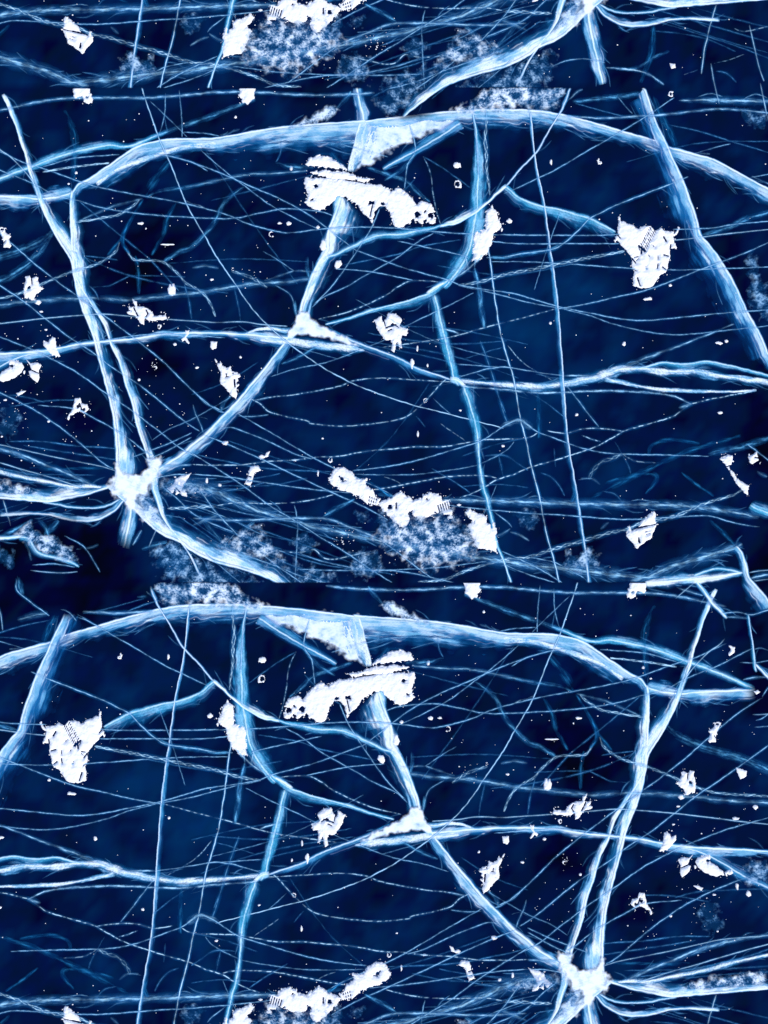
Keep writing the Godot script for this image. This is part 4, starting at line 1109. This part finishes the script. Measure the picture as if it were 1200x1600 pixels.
# ---------------------------------------------------------------- frost inside the ice
func lay_frost() -> void:
	frost("dense white hub of solid ice where six cracks meet, {h}", [169, 762, 180, 747, 185, 725, 190, 736, 197, 741, 210, 741, 222, 741, 230, 735, 238, 718, 250, 716, 248, 738, 240, 752, 236, 765, 230, 776, 216, 777, 213, 790, 226, 812, 210, 798, 192, 781], 0.99, 1.0, 9.0)
	frost("solid white triangle of ice at the heart of the star crack, {h}", [468, 486, 481, 489, 486, 499, 505, 511, 530, 524, 560, 541, 540, 537, 515, 529, 495, 524, 470, 523, 455, 525, 448, 519, 458, 511], 0.99, 0.95, 5.0)
	frost("large lacy frost field below the bow-shaped snow, {h}", [600, 815, 640, 808, 665, 812, 705, 805, 730, 822, 742, 850, 745, 868, 700, 880, 665, 890, 630, 872, 600, 855, 590, 835], 0.60, 0.85, 26.0)
	frost("lacy frost above the heavy white crack by the seam, {h}", [345, 852, 362, 838, 385, 828, 405, 828, 425, 848, 440, 868, 418, 880, 385, 868], 0.56, 0.65, 18.0)
	frost("fluffy frost beneath the heavy white crack by the seam, {h}", [262, 858, 290, 862, 320, 876, 360, 892, 405, 908, 400, 925, 330, 930, 280, 915, 262, 890], 0.46, 0.4, 20.0)
	frost("mottled frost along the heavy white crack's end at the seam, {h}", [425, 872, 460, 885, 500, 888, 520, 905, 540, 925, 560, 950, 540, 972, 505, 955, 470, 925], 0.44, 0.4, 22.0)
	frost("white lace frost hanging above the arch > of centre, {h}", [706, 176, 738, 160, 752, 146, 790, 128, 826, 130, 838, 150, 826, 164, 800, 171, 765, 173, 735, 176], 0.68, 0.9, 13.0)
	frost("streaky frost beside the slender crack above the arch, {h}", [824, 140, 885, 136, 880, 150, 865, 172, 840, 172, 818, 166], 0.55, 0.7, 8.0)
	frost("narrow frost stripe slanting up to the seam < of the wedge crack, {h}", [455, 201, 478, 186, 505, 172, 522, 166, 530, 172, 515, 184, 490, 195, 470, 200], 0.72, 0.7, 7.0)
	frost("small frost puff > of the plump snow patch, {h}", [806, 800, 830, 796, 840, 812, 832, 828, 812, 824], 0.42, 0.3, 12.0)
	frost("frost puff at the foot of the long straight line, {h}", [886, 862, 905, 866, 920, 856, 936, 872, 932, 886, 905, 892, 884, 885], 0.55, 0.45, 12.0)
	frost("lacy frost in the wedge of the hub's < arm, {h}", [-70, 742, -20, 750, 20, 756, 45, 762, 55, 772, 20, 775, -30, 768, -70, 762], 0.62, 0.8, 9.0)
	frost("faint frost cloud left by the beaded cracks near the seam, {h}", [548, 868, 575, 858, 595, 872, 590, 900, 565, 902, 545, 890], 0.5, 0.4, 14.0)
	frost("faint frost cloud above the seam, between thin cracks, {h}", [455, 838, 480, 832, 495, 848, 480, 866, 458, 860], 0.4, 0.3, 12.0)
	frost("blue frost blot under the slanting snow strip, {h}", [600, 800, 625, 830, 615, 845, 595, 835, 585, 815], 0.45, 0.25, 12.0)
	frost("small pale frost blots beyond the slanting snow strip, {h}", [555, 800, 575, 802, 585, 812, 560, 812], 0.4, 0.25, 12.0)
	frost("frost cloud inside the < fan of cracks, {h}", [8, 640, 28, 632, 34, 655, 24, 680, 6, 688, -4, 665], 0.35, 0.2, 12.0)
	frost("lacy blue frost beyond the < edge snow pair, {h}", [-76, 575, -50, 572, -38, 590, -44, 608, -76, 606], 0.55, 0.4, 12.0)
	frost("white lace frost above the hub's > side, {h}", [228, 715, 250, 714, 256, 724, 245, 735, 232, 732], 0.9, 0.9, 6.0)
	frost("milky frost below the hub between its cracks, {h}", [214, 770, 236, 770, 240, 785, 246, 805, 256, 822, 240, 815, 222, 798], 0.7, 0.6, 9.0)
	frost("milky frost > of the hub around the bird-shaped snow, {h}", [250, 752, 285, 748, 318, 758, 340, 772, 318, 775, 280, 768, 255, 775], 0.5, 0.5, 10.0)
	frost("frosty lace triangle near the left edge below the hub", [22, 838, 48, 817, 60, 830, 72, 838, 92, 842, 112, 858, 124, 880, 100, 874, 66, 862, 45, 844], 0.66, 0.7, 9.0, 1.0, 8)
	frost("dim blue frost at the left edge below the frosty triangle", [-10, 850, 15, 858, 26, 878, 18, 890, -10, 880], 0.4, 0.1, 14.0, 1.0, 8)
	frost("veil of frost at the right edge beside the broad blue crack", [1165, 400, 1178, 395, 1184, 430, 1205, 465, 1205, 500, 1185, 490, 1172, 470, 1172, 430], 0.5, 0.2, 14.0, 1.0, 8)
	frost("wisp of frost below the top right corner", [1150, 168, 1175, 172, 1198, 180, 1198, 196, 1175, 200], 0.42, 0.2, 12.0, 1.0, 8)
	frost("bluish lace frost beneath the fading right seam", [240, 858, 262, 848, 285, 845, 300, 868, 290, 898, 262, 905, 245, 885], 0.5, 0.25, 14.0, 1.0, 8)


# ---------------------------------------------------------------- snow
func set_landmarks() -> void:
	landmarks = [["largest snow patch", 575, 300], ["heart-shaped snow", 1010, 395], ["two-lobed snow", 760, 360], ["slanting snow strip", 548, 755], ["bow-shaped snow", 645, 795], ["plump snow patch", 755, 830],
		["notched snow", 1003, 828], ["upright holed snow", 48, 450], ["grey tapering snow", 80, 542], ["hooked snow", 18, 578], ["split snow flake", 55, 580], ["grooved snow", 225, 487],
		["oval snow lump", 268, 454], ["X-shaped snow", 290, 526], ["square snow lump", 333, 540], ["flame-shaped snow", 358, 593], ["clawed snow", 125, 636], ["ragged dirty snow", 612, 516], ["bird-shaped snow", 283, 757],
		["bent snow hook", 395, 742], ["seal-shaped snow", 8, 370], ["cut snow tuft", 130, 150], ["cut snow block", 385, 149], ["central star crack", 480, 515], ["hub of cracks", 205, 765], ["> fork", 791, 291], ["white knot", 683, 450], ["beaded crack's < bend", 1000, 665]]
	for l in landmarks:
		l[0] = l[0].replace("> fork", "fork of blue cracks").replace("beaded crack's < bend", "beaded white crack's bend")


func lay_snow() -> void:
	var name := "snow_patch"
	# the largest patch: three lobes swept by the wind
	snow(name, "largest snow patch, a torn sweeping shape below the central arch, {h}", [
		[475, 258, 482, 247, 496, 243, 514, 245, 530, 254, 545, 266, 525, 263, 499, 261],
		[481, 269, 507, 266, 538, 268, 560, 276, 584, 280, 573, 284, 556, 283, 520, 280, 498, 274],
		[477, 277, 507, 278, 543, 280, 573, 286, 597, 289, 611, 298, 622, 293, 635, 301, 646, 312, 651, 318, 659, 313, 673, 318, 678, 324, 681, 349, 671, 350, 666, 340, 660, 350, 646, 347, 635, 351, 622, 357, 616, 353, 609, 333, 602, 322, 592, 322, 584, 334, 585, 346, 582, 350, 576, 340, 567, 333, 561, 323, 549, 314, 539, 308, 530, 307, 519, 316, 510, 323, 497, 331, 484, 323, 473, 316, 481, 309, 475, 287]],
		[493, 290, 2.6, 580, 317, 3.0, 583, 328, 2.0, 653, 335, 4.6, 645, 345, 2.4, 650, 346, 1.8, 664, 331, 2.0, 672, 337, 3.6, 556, 282, 1.6, 598, 319, 2.4, 488, 312, 1.2], [540, 281, 566, 285, 0.8, 583, 315, 578, 338, 0.9], 2.4)
	var tread := []
	for i in 11:
		var t := i / 10.0
		var x := lerpf(1020.5, 1003.0, t)
		var y := lerpf(359.0, 390.0, t)
		tread.append_array([x - 5.2, y - 3.6, x - 2.8, y + 1.6, 0.55])
		tread.append_array([x + 1.0, y - 1.2, x + 3.4, y + 4.2, 0.6])
	tread.append_array([998, 384, 1008, 392, 1.6, 1003, 386, 1002, 396, 1.4, 1037, 370, 1041, 377, 1.2, 1037, 398, 1044, 400, 0.9, 996, 434, 1000, 446, 1.1, 1048, 382, 1047, 389, 1.0, 1028, 399, 1028, 405, 0.6, 1028, 412, 1027, 419, 0.8, 1035, 417, 1040, 421, 0.9, 964, 366, 969, 372, 0.9, 988, 404, 993, 411, 1.0, 991, 402, 997, 401, 0.7, 994, 407, 997, 404, 0.6, 1013, 398, 1015, 401, 0.5, 1018, 382, 1023, 386, 0.5, 990, 421, 994, 423, 0.6, 1009, 416, 1010, 420, 0.4])
	snow(name, "heart-shaped snow patch printed with a dark ladder of tyre tread, {h}", [
		[966, 339, 968, 338, 971, 345, 980, 349, 990, 353, 997, 357, 1008, 353, 1017, 353, 1024, 360, 1033, 356, 1040, 361, 1050, 361, 1054, 365, 1059, 355, 1062, 356, 1058, 364, 1052, 370, 1053, 377, 1057, 387, 1048, 389, 1046, 405, 1043, 419, 1040, 427, 1032, 428, 1026, 438, 1020, 447, 1010, 450, 1001, 451, 990, 447, 988, 435, 991, 426, 986, 414, 988, 404, 981, 393, 970, 384, 964, 375, 961, 378, 961, 370, 966, 366, 965, 353]], [971.5, 345, 1.0], tread, 1.5)
	snow(name, "upright two-lobed snow patch on the blue veil > of centre, {h}", [
		[769, 321, 773, 327, 777, 334, 783, 351, 782, 357, 772, 364, 769, 382, 759, 398, 745, 409, 739, 405, 739, 391, 739, 379, 738, 369, 745, 360, 758, 358, 758, 345, 760, 328]], [748.5, 362, 1.2], [], 2.0)
	var dots := []
	for i in 4:
		for j in 3:
			dots.append_array([577.5 + i * 3.4 - j * 0.9, 775.5 + j * 5.2 + i * 1.1, 577.7 + i * 3.4 - j * 0.9, 777.6 + j * 5.2 + i * 1.1, 0.75])
	snow(name, "slanting strip of snow with a dotted tyre print at its lower tip, {h}", [
		[515, 747, 522, 731, 537, 730, 550, 736, 554, 744, 562, 750, 571, 746, 575, 748, 570, 755, 582, 765, 584, 771, 594, 782, 587, 791, 575, 788, 566, 782, 560, 775, 547, 769, 532, 765, 522, 760, 514, 754]], [534, 749, 2.2], [530, 744, 534, 750, 1.0, 534, 752, 540, 751, 0.8] + dots, 2.0)
	var comb := []
	for i in 6:
		var x := 684.0 + i * 3.6
		var y := 797.0 - i * 1.2
		comb.append_array([x, y - 8.0, x + 3.0, y + 3.0, 0.75])
	comb.append_array([679, 800, 690, 807, 0.8, 619, 786, 619, 794, 1.2, 640, 803, 644, 798, 0.8])
	snow(name, "bow-shaped snow patch ending in a comb of tyre tread, above frost, {h}", [
		[588, 786, 597, 782, 612, 777, 617, 772, 627, 769, 636, 774, 644, 780, 655, 780, 662, 772, 672, 769, 689, 774, 692, 781, 704, 779, 706, 786, 700, 792, 709, 800, 706, 804, 694, 804, 690, 798, 675, 805, 660, 810, 647, 805, 642, 800, 637, 800, 640, 815, 635, 820, 630, 826, 622, 820, 610, 810, 600, 800]], [619, 790, 1.8, 609, 792, 2.6, 666, 779, 1.2], comb, 2.4)
	snow(name, "plump snow patch at the foot of the blue ribbon crack, {h}", [
		[727, 800, 734, 794, 740, 800, 746, 802, 755, 801, 760, 807, 761, 816, 768, 820, 771, 814, 776, 825, 776, 835, 775, 842, 778, 852, 776, 864, 765, 859, 747, 857, 740, 847, 735, 832, 730, 822, 739, 815, 734, 810]], [766, 818, 1.2], [766, 812, 768, 824, 0.8], 2.2)
	snow(name, "angular snow patch split by a dark notch on the rope crack, {h}", [
		[1022, 797, 1024, 802, 1025, 813, 1025, 823, 1019, 839, 1008, 847, 995, 857, 988, 847, 979, 839, 981, 823, 985, 820, 987, 829, 995, 827, 1001, 815, 1013, 805]], [998, 846, 1.5], [996, 825, 1010, 822, 1.3, 1010, 822, 1024, 819, 0.7, 998, 840, 999, 848, 1.0, 1008, 831, 1014, 829, 0.5, 1010, 835, 1015, 833, 0.5], 1.4)
	snow(name, "upright greyish snow patch with a small hole, on the < fine cracks, {h}", [
		[40, 432, 46, 431, 50, 436, 55, 431, 60, 433, 60, 439, 66, 452, 60, 457, 56, 459, 54, 469, 49, 469, 44, 464, 38, 467, 36, 457, 38, 445, 39, 440]], [45, 450, 2.2], [49, 434, 50, 444, 0.8], 1.5)
	snow(name, "grey tapering snow patch across the feathered crack near the < edge, {h}", [
		[68, 532, 75, 534, 82, 525, 86, 529, 88, 541, 94, 557, 82, 556, 74, 547, 68, 539]], [], [], 1.5)
	snow(name, "hooked snow patch with an eye-like gap at the < edge, {h}", [
		[-20, 584, -8, 590, 0, 584, 10, 576, 14, 574, 14, 562, 10, 560, 23, 563, 35, 566, 37, 574, 33, 582, 25, 589, 16, 593, 5, 596, -4, 594, -12, 597, -22, 591]], [19, 571, 2.6], [-9, 596, -7, 589, 0.9, -14, 600, -13, 593, 0.8], 1.1)
	snow(name, "split leaf-like snow flake beside the hooked snow near the < edge, {h}", [
		[39, 559, 47, 567, 59, 566, 65, 571, 61, 579, 62, 590, 58, 598, 47, 589, 44, 579, 50, 579, 47, 572]], [], [44, 576, 60, 583, 0.8], 0.9)
	snow(name, "small pointed snow sliver below the hooked snow, {h}", [[25, 614, 33, 611, 41, 611, 33, 617, 28, 619]], [], [], 0.7)
	snow(name, "grooved snow patch with a lilac tail trailing sideways, > of the crack pair, {h}", [
		[207, 467, 213, 472, 215, 478, 224, 478, 235, 485, 239, 490, 240, 493, 253, 493, 259, 490, 261, 498, 253, 500, 242, 501, 233, 501, 226, 497, 225, 507, 219, 504, 213, 494, 202, 492, 198, 488, 204, 485, 197, 478, 206, 480, 210, 478]], [], [209, 481, 215, 493, 1.0, 228, 484, 231, 490, 1.0, 231, 490, 228, 495, 0.8], 1.5)
	snow(name, "small oval snow lump on dark ice, {h}", [[265, 444, 272, 443, 275, 452, 274, 460, 269, 463, 263, 459, 262, 451]], [], [267, 441, 268, 446, 0.7], 0.9)
	snow(name, "small X-shaped snow lump sitting on the feathered crack, {h}", [[289, 516, 296, 516, 296, 521, 292, 527, 296, 537, 291, 535, 289, 531, 285, 534, 283, 530, 289, 524]], [], [], 0.9)
	snow(name, "small square snow lump alone under the feathered crack, {h}", [[329, 533, 339, 534, 338, 544, 332, 546, 328, 542]], [], [], 0.9)
	snow(name, "flame-shaped snow patch touching the pale diagonal band, {h}", [
		[336, 561, 341, 567, 346, 566, 346, 571, 354, 575, 360, 573, 362, 580, 371, 582, 378, 588, 372, 591, 374, 600, 369, 610, 371, 617, 369, 624, 361, 619, 354, 608, 345, 600, 344, 593, 345, 582, 341, 573]], [364, 583, 1.8, 371, 598, 2.6], [352, 589, 357, 588, 0.7, 353, 583, 354, 589, 0.7, 366, 593, 367, 604, 1.2], 1.4)
	snow(name, "small clawed snow patch standing alone < of the white crack pair, {h}", [
		[115, 632, 117, 622, 125, 622, 127, 630, 137, 631, 139, 641, 131, 647, 125, 642, 115, 647, 104, 651, 112, 643]], [122.5, 635, 2.4, 131, 640, 1.4], [124, 630, 128, 641, 0.9], 1.2)
	snow(name, "ragged dirty snow patch just above the blue crack to the > junction, {h}", [
		[585, 499, 596, 494, 599, 503, 607, 489, 619, 490, 629, 499, 625, 509, 637, 513, 636, 526, 627, 523, 628, 545, 621, 539, 620, 533, 616, 551, 612, 547, 612, 531, 601, 531, 593, 521, 588, 510]], [611, 508, 1.4], [603, 512, 618, 507, 1.1, 613, 505, 622, 511, 0.8, 606, 517, 612, 514, 0.8, 600, 500, 602, 510, 0.7], 1.3)
	snow(name, "bird-shaped snow patch with folded wings > of the hub, {h}", [
		[299, 739, 293, 748, 290, 754, 284, 765, 291, 769, 293, 777, 284, 774, 280, 770, 275, 773, 273, 767, 268, 771, 261, 763, 271, 756, 274, 748, 284, 743]], [], [275, 762, 281, 769, 1.0, 273, 765, 274, 770, 0.7], 0.8)
	snow(name, "bent hook of snow under the beaded crack, {h}", [[391, 729, 404, 727, 408, 735, 396, 740, 395, 751, 391, 759, 383, 756, 387, 743, 388, 735]], [], [386, 743, 392, 745, 0.7, 386, 751, 392, 752, 0.6], 1.2)
	snow(name, "small boot-shaped snow lump just above the bent snow hook, {h}", [[423, 704, 418, 714, 407, 718, 404, 713, 408, 710, 413, 712, 417, 707]], [], [], 1.0)
	snow(name, "small seal-shaped snow patch at the < edge, {h}", [[-4, 356, 2, 354, 8, 357, 8, 363, 17, 369, 14, 373, 18, 384, 15, 387, 6, 386, 5, 378, 2, 366]], [3.5, 359, 1.6], [6, 380, 8, 376, 0.6], 0.9)
	snow(name, "tufted snow patch cut straight by the seam near the < end, {h}", [[112, 128, 137, 128, 141, 145, 147, 155, 139, 163, 131, 159, 128, 150, 117, 154, 114, 146]], [136, 152, 1.2], [], 1.5)
	snow(name, "snow block cut straight by the seam, < of the arch's wedge, {h}", [[372, 128, 399, 128, 398, 154, 385, 163, 379, 161, 377, 154, 371, 154, 374, 146]], [378, 156, 1.6, 374, 153, 1.0], [], 1.4)
	snow(name, "small snow lump beyond the upright holed snow, {h}", [[-26, 426, -33, 428, -43, 432, -42, 440, -33, 444, -29, 437]], [], [], 0.8)
	snow(name, "broken string of snow curving down by the right edge", [[1125, 717, 1136, 709, 1145, 711, 1143, 726, 1138, 728, 1147, 741, 1155, 751, 1170, 758, 1168, 775, 1157, 763, 1147, 751, 1139, 735, 1133, 725]], [], [1136, 729, 1141, 727, 0.7], 1.6, 8)
	snow(name, "small torn snow lump above the right end of the snow string", [[1169, 714, 1183, 704, 1185, 719, 1176, 725, 1170, 722]], [], [1179, 714, 1186, 716, 0.8], 1.2, 8)
	snow(name, "dim snow scrap above the end of the lower arch at right", [[1139, 1009, 1149, 1011, 1147, 1020, 1140, 1025, 1138, 1021, 1142, 1015]], [], [], 1.2, 8)
	snow(name, "small flat snow scrap by the right edge beside the arch's end", [[1177, 1080, 1184, 1078, 1188, 1081, 1182, 1085]], [], [], 0.8, 8)
	snow(name, "small snow dab at the foot of the fading upper-right crack tip", [[1046, 99, 1055, 100, 1056, 106, 1049, 107]], [], [], 0.8, 8)
	# small lumps: x, y, half width, half height, ring
	clumps([714, 258, 7, 4.5, 0, 715, 288, 6, 7, 1, 795, 345, 4, 4, 0, 784, 359, 2, 3, 0, 861, 253, 1.8, 4.5, 0, 937, 252, 4, 5, 1, 1048, 147, 4, 5, 1, 1012, 467, 8, 2.6, 0, 1047, 446, 3, 2.4, 0,
		1124, 536, 6, 2.6, 0, 1135, 533, 2.6, 2.4, 0, 975, 537, 3, 3, 0, 652, 545, 1.8, 5, 0, 644, 568, 3, 8, 0, 668, 571, 1.6, 3, 0, 665, 626, 4, 4, 1, 719, 641, 2.4, 1.6, 0, 860, 505, 2, 2.5, 0, 901, 648, 3, 2.4, 0,
		653, 678, 2, 4.6, 0, 786, 697, 2.6, 2, 0, 717, 789, 3, 2, 0, 704, 808, 5, 3, 0, 1125, 645, 4, 2.4, 0, 451, 349, 4, 3.4, 0, 437, 349, 4, 1.8, 0, 424, 366, 4.5, 5, 1, 497, 355, 3, 3, 0, 505, 382, 5, 9, 0,
		528, 413, 5.5, 9, 0, 308, 574, 3, 2.2, 0, 376, 558, 2, 2, 0, 249, 510, 3, 3.6, 1, 64, 487, 3, 1.8, 0, 72, 515, 2.2, 1.6, 0, 241, 575, 3.6, 3.6, 1, 217, 593, 2.2, 2, 0, 273, 538, 3, 2.2, 0,
		352, 692, 6, 3.4, 0, 323, 751, 2.2, 5, 0, 343, 758, 3, 2.4, 0, 516, 719, 4, 3.6, 1, 497, 739, 1.8, 5, 0, 461, 719, 2.8, 2.2, 0, 504, 685, 2, 1.6, 0, 220, 349, 5, 2.2, 0, 261, 382, 11, 1.4, 0, 228, 357, 1.6, 1.8, 0,
		107, 287, 2.4, 1.6, 0, 119, 270, 2, 2.2, 0, 76, 658, 3, 2.4, 0, 107, 653, 2, 4, 0, 3, 682, 2, 1.6, 0, 364, 421, 2.6, 2.6, 1, 331, 437, 3, 1.8, 0, 368, 183, 2.2, 2.2, 0, 455, 263, 2.6, 4, 0,
		60, 472, 5.4, 4, 0, 40, 472, 2.4, 1.8, 0, 147, 768, 2.2, 2, 0, -56, 488, 4.2, 4, 0, -25, 506, 6, 2.6, 0, -28, 612, 2.4, 6, 0, -45, 624, 4.4, 5, 0, 8, 625, 3, 1.6, 0, 776, 846, 2, 2.4, 0, 38, 582, 1.8, 3.4, 0])
	# specks nobody could count
	var rng := RandomNumberGenerator.new()
	rng.seed = 77
	var st := SurfaceTool.new()
	st.begin(Mesh.PRIMITIVE_TRIANGLES)
	st.set_color(Color(0.88, 0.90, 0.93))
	var nests := [525, 833, 14, 545, 845, 12, 611, 880, 12, 540, 835, 8, 240, 575, 10, 120, 690, 20, 30, 690, 24, 60, 520, 25, 250, 640, 20, 390, 430, 12, 690, 520, 20, 60, 600, 30, 660, 810, 40, 25, 650, 15]
	for i in 520:
		var p := Vector2(rng.randf_range(-70.0, 1200.0), rng.randf_range(139.0, 909.0))
		if i < 170:
			var n := (i % (nests.size() / 3)) * 3
			p = Vector2(nests[n], nests[n + 1]) + Vector2(rng.randfn(), rng.randfn()) * nests[n + 2]
		elif i < 300:
			p.x = rng.randf_range(-70.0, 420.0)
		var r := rng.randf_range(0.45, 0.8) if rng.randf() < 0.75 else rng.randf_range(0.8, 1.35)
		for tile in 3:
			var q := place(tile, p)
			if share(tile, q.x, q.y) < 0.7 or q.y < -30.0 or q.y > 1640.0:
				continue
			var at := Vector3((q.x - 600.0) * UNIT, 0.0, (q.y - 800.0) * UNIT)
			var top := at + Vector3(0.0, 0.012 + r * 0.009, 0.0)
			for k in 6:
				var a := TAU * k / 6.0
				var b := TAU * (k + 1) / 6.0
				var wide := r * UNIT
				st.add_vertex(top)
				st.add_vertex(at + Vector3(cos(a) * wide, 0.002, sin(a) * wide * 0.85))
				st.add_vertex(at + Vector3(cos(b) * wide, 0.002, sin(b) * wide * 0.85))
	st.generate_normals()
	var specks := MeshInstance3D.new()
	specks.mesh = st.commit()
	specks.mesh.surface_set_material(0, snow_material)
	specks.name = "snow_specks"
	add_child(specks)
	tag(specks, "tiny white snow specks scattered over the dark ice", "snow specks")
	specks.set_meta("kind", "stuff")
